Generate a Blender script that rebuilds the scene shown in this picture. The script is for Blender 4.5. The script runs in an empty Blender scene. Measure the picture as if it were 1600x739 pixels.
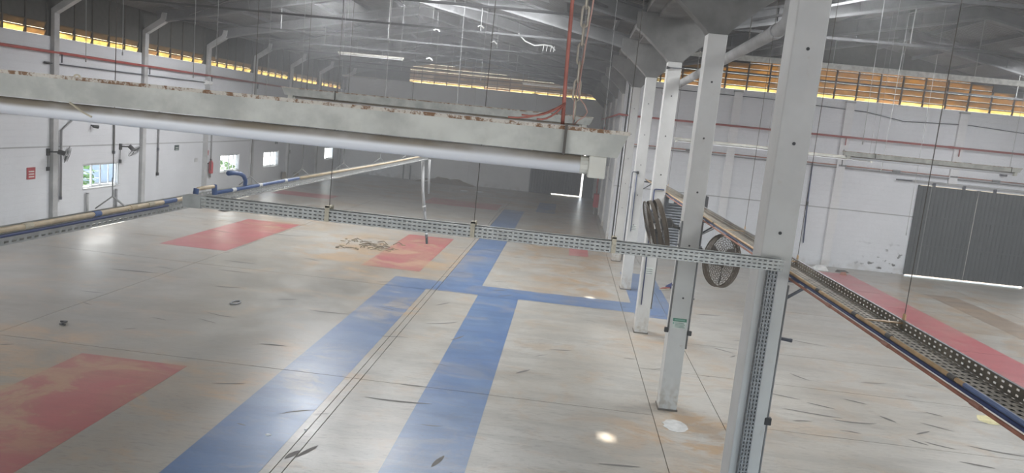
import bpy, bmesh, math, random
from mathutils import Vector, Matrix, Quaternion
random.seed(7)
scene = bpy.context.scene
COL = scene.collection

# ------------------------------------------------------------------ camera
cam_d = bpy.data.cameras.new('camera')
cam = bpy.data.objects.new('camera', cam_d); COL.objects.link(cam)
cam_d.sensor_fit = 'HORIZONTAL'; cam_d.sensor_width = 36.0
cam_d.lens = 36.0 * 1177.08 / 1600.0
cam_d.clip_start = 0.05; cam_d.clip_end = 600
_r = Vector((0.99213043, 0.07681357, 0.09887817))
_u = Vector((-0.10884727, 0.13881845, 0.98431789))
_w = Vector((-0.06188285, 0.98733435, -0.14608696))
M = Matrix((( _r.x, _u.x, -_w.x, 0), (_r.y, _u.y, -_w.y, 0), (_r.z, _u.z, -_w.z, 4.6), (0, 0, 0, 1)))
cam.matrix_world = M
scene.camera = cam

# ------------------------------------------------------------------ world, sun, added lamps, exposure
SUN_DIR = Vector((0.835, -0.98, -1.0)).normalized()
world = bpy.data.worlds.new('sky'); scene.world = world; world.use_nodes = True
wn = world.node_tree; wn.nodes.clear()
wo = wn.nodes.new('ShaderNodeOutputWorld'); wb = wn.nodes.new('ShaderNodeBackground'); ws = wn.nodes.new('ShaderNodeTexSky')
ws.sky_type = 'NISHITA'; ws.sun_disc = False; ws.sun_elevation = math.radians(37.5)
ws.sun_rotation = math.atan2(-SUN_DIR.x, -SUN_DIR.y)
ws.air_density = 1.0; ws.dust_density = 2.5; ws.ozone_density = 1.0
wb.inputs['Strength'].default_value = 0.75
wn.links.new(ws.outputs[0], wb.inputs[0]); wn.links.new(wb.outputs[0], wo.inputs[0])
sd = bpy.data.lights.new('sun', 'SUN'); sd.energy = 26.0; sd.angle = math.radians(0.6); sd.color = (1.0, 0.95, 0.86)
so = bpy.data.objects.new('sun', sd); COL.objects.link(so); so.location = (-60, 70, 80)
so.rotation_euler = SUN_DIR.to_track_quat('-Z', 'Y').to_euler()

def daylight(name, loc, direction, sx, sy, power, color):  # area lamp for an opening added out of view
    d = bpy.data.lights.new(name, 'AREA'); d.shape = 'RECTANGLE'; d.size = sx; d.size_y = sy; d.energy = power; d.color = color
    o = bpy.data.objects.new(name, d); COL.objects.link(o); o.location = loc
    o.rotation_euler = Vector(direction).to_track_quat('-Z', 'Z').to_euler()
    return o
# area lamps in front and side doorways, all added out of view for light
daylight('added_lamp_front_right', (9.0, -7.6, 2.7), (0, 1, 0.10), 15.0, 4.6, 450, (0.93, 0.97, 1.0))
daylight('added_lamp_front_left', (-6.0, -7.6, 2.7), (0, 1, 0.10), 9.0, 4.6, 200, (0.95, 0.98, 1.0))
daylight('added_lamp_left_side', (-16.0, 15.25, 2.4), (1, 0.0, 0.05), 4.0, 4.2, 130, (1.0, 0.94, 0.84))
# lamps under translucent roof sheets, both added out of view to light the hall
ADDED_SKYLIGHTS = [(4.6, 6.6, 3.1, 7.2, 60), (4.6, 6.6, 8.2, 12.2, 130), (4.6, 6.6, 13.2, 17.2, 480), (14.3, 16.3, 13.2, 17.2, 160), (14.3, 16.3, 18.2, 22.2, 300), (14.3, 16.3, 23.2, 27.2, 450),
             (-3.0, -1.0, 3.1, 7.2, 25), (-3.0, -1.0, 8.2, 12.2, 110), (-3.0, -1.0, 13.2, 17.2, 220), (-3.0, -1.0, 18.3, 22.4, 480),
             (-6.2, -4.6, 23.3, 27.3, 700), (-10.6, -8.6, 23.3, 27.3, 220), (-10.6, -8.6, 28.3, 30.0, 800)]
for _a, _b, _c, _d, _p in ADDED_SKYLIGHTS:
    _x = (_a + _b) / 2; _z = 8.84 - 0.207 * min(abs(_x + 7.0), abs(_x - 11.3)) + 0.30
    daylight('added_lamp_roof', (_x, (_c + _d) / 2, _z), (0, 0.0, -1), _b - _a, _d - _c, _p, (0.96, 0.98, 1.0))

vs = scene.view_settings
vs.view_transform = 'Standard'; vs.look = 'None'; vs.gamma = 1.0; vs.use_curve_mapping = False
vs.exposure = 0.18
scene.display_settings.display_device = 'sRGB'

# ------------------------------------------------------------------ shader helpers
class NT:
    def __init__(s, name):
        s.mat = bpy.data.materials.new(name); s.mat.use_nodes = True
        s.t = s.mat.node_tree; s.t.nodes.clear()
        s.out = s.t.nodes.new('ShaderNodeOutputMaterial')
        s.pos = s.t.nodes.new('ShaderNodeNewGeometry').outputs['Position']
    def n(s, kind, **kw):
        nd = s.t.nodes.new('ShaderNode' + kind)
        for k, v in kw.items():
            if k.startswith('_'): setattr(nd, k[1:], v)
            else: s.set(nd.inputs[k.replace('__', ' ')], v)
        return nd
    def set(s, sock, v):
        if hasattr(v, 'is_linked') or isinstance(v, bpy.types.NodeSocket): s.t.links.new(v, sock)
        else: sock.default_value = v
    def math(s, op, a, b=0.0, clamp=False):
        nd = s.t.nodes.new('ShaderNodeMath'); nd.operation = op; nd.use_clamp = clamp
        s.set(nd.inputs[0], a); s.set(nd.inputs[1], b); return nd.outputs[0]
    def mapping(s, vec, scale=(1, 1, 1), loc=(0, 0, 0), rot=(0, 0, 0)):
        nd = s.t.nodes.new('ShaderNodeMapping'); s.t.links.new(vec, nd.inputs['Vector'])
        nd.inputs['Scale'].default_value = scale; nd.inputs['Location'].default_value = loc; nd.inputs['Rotation'].default_value = rot
        return nd.outputs[0]
    def noise(s, vec, scale, detail=4, rough=0.55, dist=0.0):
        nd = s.n('TexNoise', Vector=vec, Scale=scale, Detail=detail, Roughness=rough, Distortion=dist); return nd.outputs['Fac']
    def ramp(s, fac, lo, hi, a=0.0, b=1.0):
        nd = s.t.nodes.new('ShaderNodeMapRange'); nd.clamp = True; nd.interpolation_type = 'SMOOTHSTEP'
        s.set(nd.inputs[0], fac)
        for i, v in enumerate((lo, hi, a, b)): nd.inputs[i + 1].default_value = v
        return nd.outputs[0]
    def mix(s, fac, a, b):
        nd = s.t.nodes.new('ShaderNodeMix'); nd.data_type = 'RGBA'
        s.set(nd.inputs[0], fac)
        for i, v in ((6, a), (7, b)):
            if isinstance(v, (tuple, list)): nd.inputs[i].default_value = (v[0], v[1], v[2], 1)
            else: s.t.links.new(v, nd.inputs[i])
        return nd.outputs[2]
    def blob(s, cx, cy, rx, ry):
        v = s.mapping(s.pos, scale=(1 / rx, 1 / ry, 0), loc=(-cx / rx, -cy / ry, 0))
        ln = s.t.nodes.new('ShaderNodeVectorMath'); ln.operation = 'LENGTH'; s.t.links.new(v, ln.inputs[0])
        return s.ramp(ln.outputs['Value'], 0.25, 1.0, 1.0, 0.0)
    def bump(s, h, strength, dist=0.02):
        return s.n('Bump', Strength=strength, Distance=dist, Height=h).outputs[0]
    def princ(s, color, rough=0.5, metal=0.0, normal=None, spec=0.5):
        p = s.t.nodes.new('ShaderNodeBsdfPrincipled')
        if isinstance(color, (tuple, list)): p.inputs['Base Color'].default_value = (color[0], color[1], color[2], 1)
        else: s.t.links.new(color, p.inputs['Base Color'])
        s.set(p.inputs['Roughness'], rough); p.inputs['Metallic'].default_value = metal
        p.inputs['Specular IOR Level'].default_value = spec
        if normal is not None: s.t.links.new(normal, p.inputs['Normal'])
        s.t.links.new(p.outputs[0], s.out.inputs[0]); return p
MAT = {}
def simple(name, col, rough=0.55, metal=0.0, var=0.18, scale=6.0, bump=0.0, spec=0.4):
    t = NT(name); nz = t.noise(t.pos, scale, 5, 0.6)
    dark = tuple(c * (1 - var) for c in col); light = tuple(min(1, c * (1 + var * 0.6)) for c in col)
    c = t.mix(t.ramp(nz, 0.3, 0.7), dark, light)
    nrm = t.bump(t.noise(t.pos, scale * 6, 3), bump) if bump else None
    t.princ(c, rough, metal, nrm, spec); MAT[name] = t.mat; return t.mat

def floor_dirt(t):
    """world-space clay dust, smears and scuffs shared by the slabs and the paint on them"""
    n1 = t.noise(t.pos, 0.55, 6, 0.62, 0.6)
    n2 = t.noise(t.mapping(t.pos, scale=(0.5, 2.6, 1)), 0.9, 6, 0.65, 0.3)
    n3 = t.noise(t.mapping(t.pos, scale=(1.6, 7.0, 1), rot=(0, 0, 0.25)), 3.0, 8, 0.75, 0.6)
    acc = None
    for cx, cy, rx, ry, st in [(-5.6, 24.5, 4.2, 5.5, 0.95), (2.6, 11.6, 1.7, 2.3, 0.95), (2.3, 17.6, 1.6, 2.6, 0.7), (-7.2, 10.4, 2.4, 2.6, 1.0),
                               (-5.2, 11.0, 1.3, 4.5, 0.5), (0.6, 31, 3.2, 12, 0.8), (-4.0, 47, 16, 9, 0.95), (-3.9, 17.6, 1.1, 2.2, 0.8),
                               (13.5, 25, 4.5, 9, 0.55), (-11, 31, 4, 9, 0.5), (-3.9, 12.5, 1.0, 2.2, 0.55), (0.8, 22.5, 2.2, 3.5, 0.6), (-9.2, 12.3, 1.6, 1.5, 0.6)]:
        b = t.math('MULTIPLY', t.blob(cx, cy, rx, ry), st)
        acc = b if acc is None else t.math('MAXIMUM', acc, b)
    n4 = t.noise(t.mapping(t.pos, scale=(0.8, 1.1, 1)), 0.9, 10, 0.70, 0.9)
    dust = t.math('MULTIPLY', acc, t.math('ADD', t.ramp(n1, 0.36, 0.60, 0.05, 0.55), t.ramp(n4, 0.47, 0.55, 0.0, 0.75)), True)
    dust = t.math('ADD', dust, t.ramp(n4, 0.51, 0.62, 0.0, 0.40), True)
    smear = t.ramp(n2, 0.48, 0.58, 0.0, 0.9)
    scuff = t.ramp(n3, 0.535, 0.60, 0.0, 0.9)
    return dust, smear, scuff, n1
def floor_mat(name, base, base2, dust_col, dust_k, smear_k=1.0, rough=(0.285, 0.36)):
    t = NT(name); dust, smear, scuff, n1 = floor_dirt(t)
    c = t.mix(t.ramp(n1, 0.3, 0.7), base, base2)
    left_darkening = t.math('MULTIPLY', t.math('MAXIMUM', t.blob(-11.5, 13.0, 10.5, 17.0), t.blob(-5.0, 20.0, 3.0, 14.0)), t.ramp(t.noise(t.pos, 0.35, 5, 0.6), 0.3, 0.65, 0.45, 0.8))  # mottled brown darkening over the left of the floor
    c = t.mix(t.math('MULTIPLY', left_darkening, 0.9 if smear_k == 1.0 else 0.4), c, (0.125, 0.106, 0.082))
    c = t.mix(t.math('MULTIPLY', dust, dust_k), c, dust_col)
    c = t.mix(t.math('MULTIPLY', smear, 0.45 * smear_k), c, tuple(x * 0.62 for x in base))
    c = t.mix(t.math('MULTIPLY', scuff, 0.45 * smear_k), c, (0.16, 0.145, 0.13))
    g = t.noise(t.pos, 22, 4); c = t.mix(t.ramp(g, 0.35, 0.75, 0.0, 0.22), c, tuple(x * 0.7 for x in base))
    r = t.ramp(t.noise(t.pos, 1.3, 4), 0.3, 0.7, rough[0], rough[1])
    h = t.noise(t.mapping(t.pos, scale=(1, 2.2, 1)), 3.0, 4)
    t.princ(c, r, 0, t.bump(h, 0.12, 0.02), 0.45); MAT[name] = t.mat
CLAY = (0.37, 0.25, 0.145)
floor_mat('floor_concrete', (0.41, 0.395, 0.362), (0.345, 0.318, 0.276), CLAY, 0.9)
floor_mat('floor_blue', (0.09, 0.16, 0.315), (0.125, 0.195, 0.325), (0.29, 0.26, 0.235), 0.85, 0.7)
floor_mat('floor_red', (0.40, 0.105, 0.115), (0.36, 0.10, 0.105), (0.37, 0.225, 0.15), 1.0, 0.5)
floor_mat("floor_pink", (0.47, 0.115, 0.13), (0.44, 0.115, 0.125), (0.45, 0.26, 0.22), 0.6, 0.5)
floor_mat('floor_brown', (0.25, 0.20, 0.16), (0.29, 0.23, 0.18), CLAY, 0.5)
simple('floor_joint', (0.15, 0.13, 0.11), 0.9)
simple('scuff', (0.15, 0.14, 0.13), 0.7)
simple('pale_spot', (0.47, 0.47, 0.455), 0.4)

def wall_mat(name, axis, base=(0.70, 0.71, 0.735), stains=None):
    t = NT(name)
    sep = t.n('SeparateXYZ', Vector=t.pos); cmb = t.n('CombineXYZ')
    t.t.links.new(sep.outputs[0 if axis == 'X' else 1], cmb.inputs[0]); t.t.links.new(sep.outputs[2], cmb.inputs[1])
    br = t.n('TexBrick', Vector=cmb.outputs[0], Scale=1.0)
    br.inputs['Brick Width'].default_value = 0.40; br.inputs['Row Height'].default_value = 0.20
    br.inputs['Mortar Size'].default_value = 0.008; br.inputs['Mortar Smooth'].default_value = 0.5
    br.inputs['Color1'].default_value = (1, 1, 1, 1); br.inputs['Color2'].default_value = (0.95, 0.95, 0.95, 1); br.inputs['Mortar'].default_value = (0.5, 0.5, 0.5, 1)
    nz = t.noise(t.pos, 0.6, 5, 0.6)
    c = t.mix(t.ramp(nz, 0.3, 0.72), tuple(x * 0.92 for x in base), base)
    joint = t.math('SUBTRACT', 1.0, br.outputs['Color'])
    c = t.mix(t.math('MULTIPLY', joint, 0.35), c, (0.3, 0.3, 0.31))
    # the long bond-beam joint at mid height
    d = t.math('ABSOLUTE', t.math('SUBTRACT', sep.outputs[2], 2.47))
    c = t.mix(t.ramp(d, 0.012, 0.03, 0.65, 0.0), c, (0.16, 0.16, 0.16))
    # splash dirt at the foot
    ft = t.math('MULTIPLY', t.ramp(sep.outputs[2], 0.0, 0.5, 1.0, 0.0), t.ramp(t.noise(t.pos, 2.5, 5), 0.4, 0.7, 0.0, 0.5))
    c = t.mix(ft, c, (0.33, 0.28, 0.23))
    if stains:
        x0, x1 = stains
        reg = t.math('MULTIPLY', t.ramp(sep.outputs[0], x0 - 0.4, x0 + 1.2), t.ramp(sep.outputs[2], 0.5, 1.5, 1.0, 0.0))
        sp = t.ramp(t.noise(t.mapping(t.pos, scale=(1, 1, 1.4)), 3.2, 3, 0.6), 0.60, 0.66)
        c = t.mix(t.math('MULTIPLY', reg, sp), c, (0.10, 0.10, 0.10))
    t.princ(c, 0.6, 0, t.bump(br.outputs['Color'], 0.35, 0.01), 0.3); MAT[name] = t.mat
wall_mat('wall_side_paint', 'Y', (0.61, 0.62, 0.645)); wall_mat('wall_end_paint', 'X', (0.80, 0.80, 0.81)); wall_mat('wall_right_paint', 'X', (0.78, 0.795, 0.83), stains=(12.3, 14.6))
simple('wall_upper_grey', (0.36, 0.36, 0.37), 0.7)

def column_mat():
    t = NT('column_paint'); n1 = t.noise(t.pos, 1.6, 6, 0.65); n2 = t.noise(t.pos, 9, 5, 0.6)
    c = t.mix(t.ramp(n1, 0.3, 0.75), (0.53, 0.525, 0.51), (0.61, 0.605, 0.59))
    c = t.mix(t.ramp(n2, 0.62, 0.75, 0.0, 0.5), c, (0.46, 0.42, 0.37))
    sep = t.n('SeparateXYZ', Vector=t.pos)
    ft = t.math('MULTIPLY', t.ramp(sep.outputs[2], 0.0, 0.7, 1.0, 0.0), t.ramp(n2, 0.4, 0.62, 0.0, 0.8))
    c = t.mix(ft, c, (0.38, 0.33, 0.27))
    t.princ(c, 0.5, 0, t.bump(n2, 0.12, 0.01), 0.35); MAT['column_paint'] = t.mat
column_mat()
simple('concrete', (0.185, 0.182, 0.176), 0.8, 0, 0.25, 2.0, 0.15)
simple('rafter_web_shaded', (0.125, 0.125, 0.127), 0.8, 0, 0.25, 2.0)  # darker than the flange: shade on the web is put into the colour
simple('tie_steel', (0.06, 0.06, 0.061), 0.7)
simple('rafter_flange_lit', (0.16, 0.16, 0.162), 0.7, 0, 0.2, 2.0)  # lighter than the web: light on the flange is put into the colour
simple('concrete_light', (0.40, 0.40, 0.40), 0.7, 0, 0.22, 2.0, 0.1)
def roof_mat():
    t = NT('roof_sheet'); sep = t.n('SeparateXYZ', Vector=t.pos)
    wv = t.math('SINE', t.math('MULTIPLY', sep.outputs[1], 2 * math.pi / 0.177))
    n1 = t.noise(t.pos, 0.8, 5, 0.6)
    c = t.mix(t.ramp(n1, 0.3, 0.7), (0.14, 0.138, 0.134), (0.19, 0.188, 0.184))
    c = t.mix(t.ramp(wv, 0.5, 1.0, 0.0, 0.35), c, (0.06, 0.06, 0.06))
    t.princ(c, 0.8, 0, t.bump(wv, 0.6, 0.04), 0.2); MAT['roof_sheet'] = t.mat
roof_mat()
simple('purlin_metal', (0.125, 0.125, 0.128), 0.6)
simple('dark_eave', (0.075, 0.072, 0.066), 0.8)
simple('mullion', (0.07, 0.06, 0.05), 0.7)
simple('fixture_paint', (0.47, 0.47, 0.43), 0.45, 0, 0.24, 9.0)
def tube_mat():
    t = NT('tube_glass'); nz = t.n('SeparateXYZ', Vector=t.n('NewGeometry').outputs['Normal']).outputs[2]
    dust = t.math('MULTIPLY', t.ramp(nz, -0.15, 0.45), t.ramp(t.noise(t.pos, 6, 4), 0.25, 0.6, 0.55, 0.95))
    t.princ(t.mix(dust, (0.72, 0.73, 0.76), (0.27, 0.225, 0.17)), 0.35); MAT['tube_glass'] = t.mat
tube_mat()
simple('socket_plastic', (0.55, 0.54, 0.49), 0.5)
def rust_mat():
    t = NT('rusty_lip'); n1 = t.noise(t.mapping(t.pos, scale=(1, 1, 1)), 38, 8, 0.8)
    c = t.mix(t.ramp(n1, 0.47, 0.56), (0.55, 0.51, 0.45), (0.20, 0.11, 0.06))
    t.princ(c, 0.8); MAT['rusty_lip'] = t.mat
rust_mat()
simple('galvanised', (0.47, 0.475, 0.46), 0.45, 0.25, 0.15, 8)
simple('tray_inner_shade', (0.27, 0.27, 0.27), 0.7)  # shade inside the tray put into the colour, so slots look dark
simple('tray_grey', (0.26, 0.265, 0.27), 0.5, 0.2)
simple('galvanised_dusty', (0.27, 0.235, 0.185), 0.65, 0.1, 0.3, 5)
simple('beige_pipe', (0.62, 0.50, 0.34), 0.5, 0, 0.2, 6)
simple('orange_pipe', (0.60, 0.40, 0.22), 0.5, 0, 0.25, 5)
simple('blue_pipe', (0.12, 0.18, 0.36), 0.4, 0, 0.15, 5)
simple('rust_pipe', (0.42, 0.18, 0.12), 0.55, 0, 0.25, 5)
simple('red_pipe', (0.36, 0.07, 0.06), 0.5, 0, 0.2, 5)
simple('grey_pipe', (0.22, 0.22, 0.225), 0.5)
simple('dark_pipe', (0.085, 0.09, 0.11), 0.5)
simple('navy_pipe', (0.05, 0.07, 0.17), 0.5)
simple('black_plastic', (0.03, 0.03, 0.032), 0.5)
simple('wire_steel', (0.30, 0.30, 0.295), 0.5)
simple('wire_dark', (0.10, 0.09, 0.08), 0.6)
simple('tape_beige', (0.60, 0.54, 0.42), 0.7)
simple('chain_metal', (0.40, 0.36, 0.30), 0.5, 0.3)
simple('red_rope', (0.40, 0.15, 0.12), 0.7, 0, 0.2, 20)
simple('pink_cable', (0.45, 0.28, 0.24), 0.7)
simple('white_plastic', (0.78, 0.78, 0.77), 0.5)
simple('fan_cage', (0.12, 0.095, 0.07), 0.6)
simple('fan_body', (0.10, 0.095, 0.09), 0.5)
simple('cooler_grey', (0.23, 0.245, 0.27), 0.5)
simple('sign_green', (0.06, 0.22, 0.14), 0.5); simple('sign_pale', (0.62, 0.66, 0.62), 0.5); simple('sign_mint', (0.25, 0.45, 0.36), 0.5)
simple('sign_red', (0.36, 0.05, 0.06), 0.5); simple('sign_dark', (0.05, 0.07, 0.07), 0.5)
simple('red_box', (0.45, 0.05, 0.06), 0.45)
simple('aluminium', (0.66, 0.68, 0.70), 0.35, 0.2)
simple('board_wood', (0.33, 0.27, 0.21), 0.8)
simple('yellow_foam', (0.62, 0.56, 0.33), 0.9)
simple('dry_twig', (0.20, 0.16, 0.11), 0.9); simple('dry_leaf', (0.30, 0.24, 0.14), 0.9)
simple('blue_cloth', (0.04, 0.05, 0.14), 0.9); simple('red_cloth', (0.38, 0.09, 0.07), 0.9)
simple('ground_paving', (0.42, 0.40, 0.37), 0.9)
simple('leaf_green', (0.10, 0.22, 0.05), 0.7, 0, 0.5, 3); simple('bark', (0.12, 0.09, 0.06), 0.9)
simple('house_blue', (0.34, 0.44, 0.56), 0.8)
def door_mat(name, col):
    t = NT(name); sep = t.n('SeparateXYZ', Vector=t.pos)
    n1 = t.noise(t.pos, 1.5, 5, 0.6)
    c = t.mix(t.ramp(n1, 0.3, 0.7), tuple(x * 0.85 for x in col), col)
    t.princ(c, 0.55, 0.0, None, 0.3); MAT[name] = t.mat
door_mat('door_grey', (0.085, 0.09, 0.092)); door_mat('door_dark', (0.045, 0.046, 0.052)); simple('corrugated_grey', (0.20, 0.21, 0.22), 0.5)
def translucent(name, col, back, k=0.6):
    t = NT(name); nz = t.noise(t.mapping(t.pos, scale=(1, 1, 2.5)), 1.8, 5, 0.65)
    c = t.mix(t.ramp(nz, 0.3, 0.7), tuple(x * 0.55 for x in col), col)
    tr = t.t.nodes.new('ShaderNodeBsdfTranslucent'); df = t.t.nodes.new('ShaderNodeBsdfDiffuse'); mx = t.t.nodes.new('ShaderNodeMixShader')
    t.t.links.new(c, tr.inputs[0]); df.inputs[0].default_value = (*back, 1); mx.inputs[0].default_value = k
    t.t.links.new(df.outputs[0], mx.inputs[1]); t.t.links.new(tr.outputs[0], mx.inputs[2]); t.t.links.new(mx.outputs[0], t.out.inputs[0]); MAT[name] = t.mat
translucent('amber_sheet', (0.36, 0.235, 0.055), (0.25, 0.20, 0.12), 0.6)
translucent('amber_dark', (0.20, 0.145, 0.08), (0.2, 0.17, 0.12), 0.6)  # darker, browner amber for the far and left rows
translucent('amber_bright', (0.60, 0.49, 0.25), (0.5, 0.4, 0.25), 0.85)
translucent('amber_dim', (0.46, 0.32, 0.16), (0.4, 0.3, 0.2), 0.6)
translucent('milky_sheet', (0.15, 0.155, 0.16), (0.5, 0.5, 0.5), 0.5)
def glass_mat():
    t = NT('window_glass'); tr = t.t.nodes.new('ShaderNodeBsdfTransparent'); gl = t.t.nodes.new('ShaderNodeBsdfGlossy'); mx = t.t.nodes.new('ShaderNodeMixShader')
    tr.inputs[0].default_value = (0.93, 0.96, 0.97, 1); gl.inputs['Roughness'].default_value = 0.05; mx.inputs[0].default_value = 0.08
    t.t.links.new(tr.outputs[0], mx.inputs[1]); t.t.links.new(gl.outputs[0], mx.inputs[2]); t.t.links.new(mx.outputs[0], t.out.inputs[0]); MAT['window_glass'] = t.mat
glass_mat()

# ------------------------------------------------------------------ mesh helpers
ORG = {}
class MB:
    def __init__(s): s.v = []; s.f = []
    def quad(s, *p):
        b = len(s.v); s.v += [tuple(q) for q in p]; s.f.append(tuple(range(b, b + len(p)))); return s
    def hexa(s, p):   # 8 points: bottom ring 0-3, top ring 4-7
        b = len(s.v); s.v += [tuple(q) for q in p]
        for q in ((3, 2, 1, 0), (4, 5, 6, 7), (0, 1, 5, 4), (1, 2, 6, 5), (2, 3, 7, 6), (3, 0, 4, 7)): s.f.append(tuple(b + i for i in q))
        return s
    def box(s, x0, x1, y0, y1, z0, z1):
        return s.hexa([(x0, y0, z0), (x1, y0, z0), (x1, y1, z0), (x0, y1, z0), (x0, y0, z1), (x1, y0, z1), (x1, y1, z1), (x0, y1, z1)])
    def bar(s, p0, p1, w, h, up=(0, 0, 1)):   # box along p0-p1, width w (side), height h (up)
        p0, p1 = Vector(p0), Vector(p1); d = (p1 - p0).normalized(); up = Vector(up)
        if abs(d.dot(up)) > 0.98: up = Vector((0, 1, 0))
        sd_ = d.cross(up).normalized(); u2 = sd_.cross(d).normalized(); a, b = sd_ * w / 2, u2 * h / 2
        return s.hexa([p0 - a - b, p0 + a - b, p1 + a - b, p1 - a - b, p0 - a + b, p0 + a + b, p1 + a + b, p1 - a + b])
    def prism(s, poly, axis, a, b):   # poly: 2D pts, extruded along axis from a to b
        def P(q, t):
            return {'X': (t, q[0], q[1]), 'Y': (q[0], t, q[1]), 'Z': (q[0], q[1], t)}[axis]
        n = len(poly); base = len(s.v)
        s.v += [P(q, a) for q in poly] + [P(q, b) for q in poly]
        s.f.append(tuple(base + i for i in range(n))[::-1]); s.f.append(tuple(base + n + i for i in range(n)))
        for i in range(n): s.f.append((base + i, base + (i + 1) % n, base + n + (i + 1) % n, base + n + i))
        return s
    def tube(s, pts, r, n=8, closed=False):
        pts = [Vector(p) for p in pts]; m = len(pts); base = len(s.v); ref = None
        for i, p in enumerate(pts):
            if closed: d = pts[(i + 1) % m] - pts[i - 1]
            else: d = pts[min(i + 1, m - 1)] - pts[max(i - 1, 0)]
            d.normalize()
            if ref is None:
                ref = Vector((0, 0, 1)) if abs(d.z) < 0.9 else Vector((1, 0, 0))
            a = d.cross(ref).normalized(); ref = a.cross(d).normalized()
            rr = r[i] if isinstance(r, (list, tuple)) else r
            for k in range(n):
                t = 2 * math.pi * k / n; s.v.append(tuple(p + (a * math.cos(t) + ref * math.sin(t)) * rr))
        for i in range(m if closed else m - 1):
            j = (i + 1) % m
            for k in range(n):
                k2 = (k + 1) % n; s.f.append((base + i * n + k, base + i * n + k2, base + j * n + k2, base + j * n + k))
        if not closed:
            s.f.append(tuple(base + k for k in range(n))[::-1]); s.f.append(tuple(base + (m - 1) * n + k for k in range(n)))
        return s
    def cyl(s, c, axis, r, h, n=16):
        c = Vector(c); a = Vector(axis).normalized(); return s.tube([c, c + a * h], r, n)
    def plate_holes(s, o, ux, uy, L, W, nx, ny, fx, fy):
        """perforated sheet: nx x ny slots, each a real opening"""
        o, ux, uy = Vector(o), Vector(ux), Vector(uy); cx, cy = L / nx, W / ny
        P = lambda a, b: tuple(o + ux * a + uy * b)
        for j in range(ny):
            y0 = j * cy; y1 = y0 + cy; m0 = y0 + cy * (1 - fy) / 2; m1 = y1 - cy * (1 - fy) / 2
            s.quad(P(0, y0), P(L, y0), P(L, m0), P(0, m0)); s.quad(P(0, m1), P(L, m1), P(L, y1), P(0, y1))
            for i in range(nx + 1):
                a = 0 if i == 0 else (i - 1) * cx + cx * (1 + fx) / 2
                b = L if i == nx else i * cx + cx * (1 - fx) / 2
                s.quad(P(a, m0), P(b, m0), P(b, m1), P(a, m1))
        return s
    def build(s, name, mat, parent=None, origin=None, smooth=False, local=False, bevel=0.0, solid=0.0):
        if local: o0 = Vector((0, 0, 0))
        elif parent is not None: o0 = ORG[parent.name]
        elif origin is not None: o0 = Vector(origin)
        else:
            xs, ys, zs = zip(*s.v); o0 = Vector(((min(xs) + max(xs)) / 2, (min(ys) + max(ys)) / 2, min(zs)))
        me = bpy.data.meshes.new(name); me.from_pydata([tuple(Vector(v) - o0) for v in s.v], [], s.f); me.update()
        if smooth: me.polygons.foreach_set('use_smooth', [True] * len(me.polygons))
        me.materials.append(MAT[mat] if isinstance(mat, str) else mat)
        ob = bpy.data.objects.new(name, me); COL.objects.link(ob)
        if parent is not None: ob.parent = parent; ORG[ob.name] = ORG[parent.name]
        else: ob.location = o0; ORG[ob.name] = o0
        if local and parent is None: ORG[ob.name] = Vector((0, 0, 0))
        if bevel:
            b = ob.modifiers.new('bevel', 'BEVEL'); b.width = bevel; b.segments = 2; b.limit_method = 'ANGLE'
        if solid:
            m = ob.modifiers.new('thickness', 'SOLIDIFY'); m.thickness = solid; m.offset = 0
        return ob
def tag(o, label, cat=None, group=None, kind=None):
    if label: o['label'] = label
    if cat: o['category'] = cat
    if group: o['group'] = group
    if kind: o['kind'] = kind
    return o
def thing(name, label, cat, loc, group=None, kind=None):
    o = bpy.data.objects.new(name, None); COL.objects.link(o); o.location = loc; o.empty_display_size = 0.2
    ORG[o.name] = Vector(loc); return tag(o, label, cat, group, kind)
def struct(o, label=None): o['kind'] = 'structure'; (label and o.__setitem__('label', label)); return o
def copy_tree(o, parent=None):
    c = o.copy(); COL.objects.link(c)
    if parent is not None: c.parent = parent
    for ch in list(o.children): copy_tree(ch, c)
    ORG[c.name] = ORG.get(o.name, Vector((0, 0, 0))); return c
def catenary(p, q, sag, n=10):
    p, q = Vector(p), Vector(q)
    return [p.lerp(q, i / n) - Vector((0, 0, sag * 4 * (i / n) * (1 - i / n))) for i in range(n + 1)]
ORD = ['first', 'second', 'third', 'fourth', 'fifth', 'sixth', 'seventh', 'eighth', 'ninth', 'tenth', 'eleventh', 'twelfth', 'thirteenth', 'fourteenth']

# ------------------------------------------------------------------ dimensions (metres)
XL, XR = -16.25, 20.40           # long side walls
XC0, XC1 = 2.03, 2.34            # middle row of columns
YB, YR, YF = 53.70, 32.45, -8.0  # far end wall, nearer end wall of the right bay, front wall
SP = 5.017; Y0 = 7.63
FY = [Y0 + SP * k for k in range(10)]
RID_L, RID_R = -7.0, 11.3
SL = 0.207
def zb(x):   # underside of the rafters
    r = RID_L if x < 2.19 else RID_R
    return 8.84 - SL * abs(x - r)
def zroof(x): return zb(x) + 0.54

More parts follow.
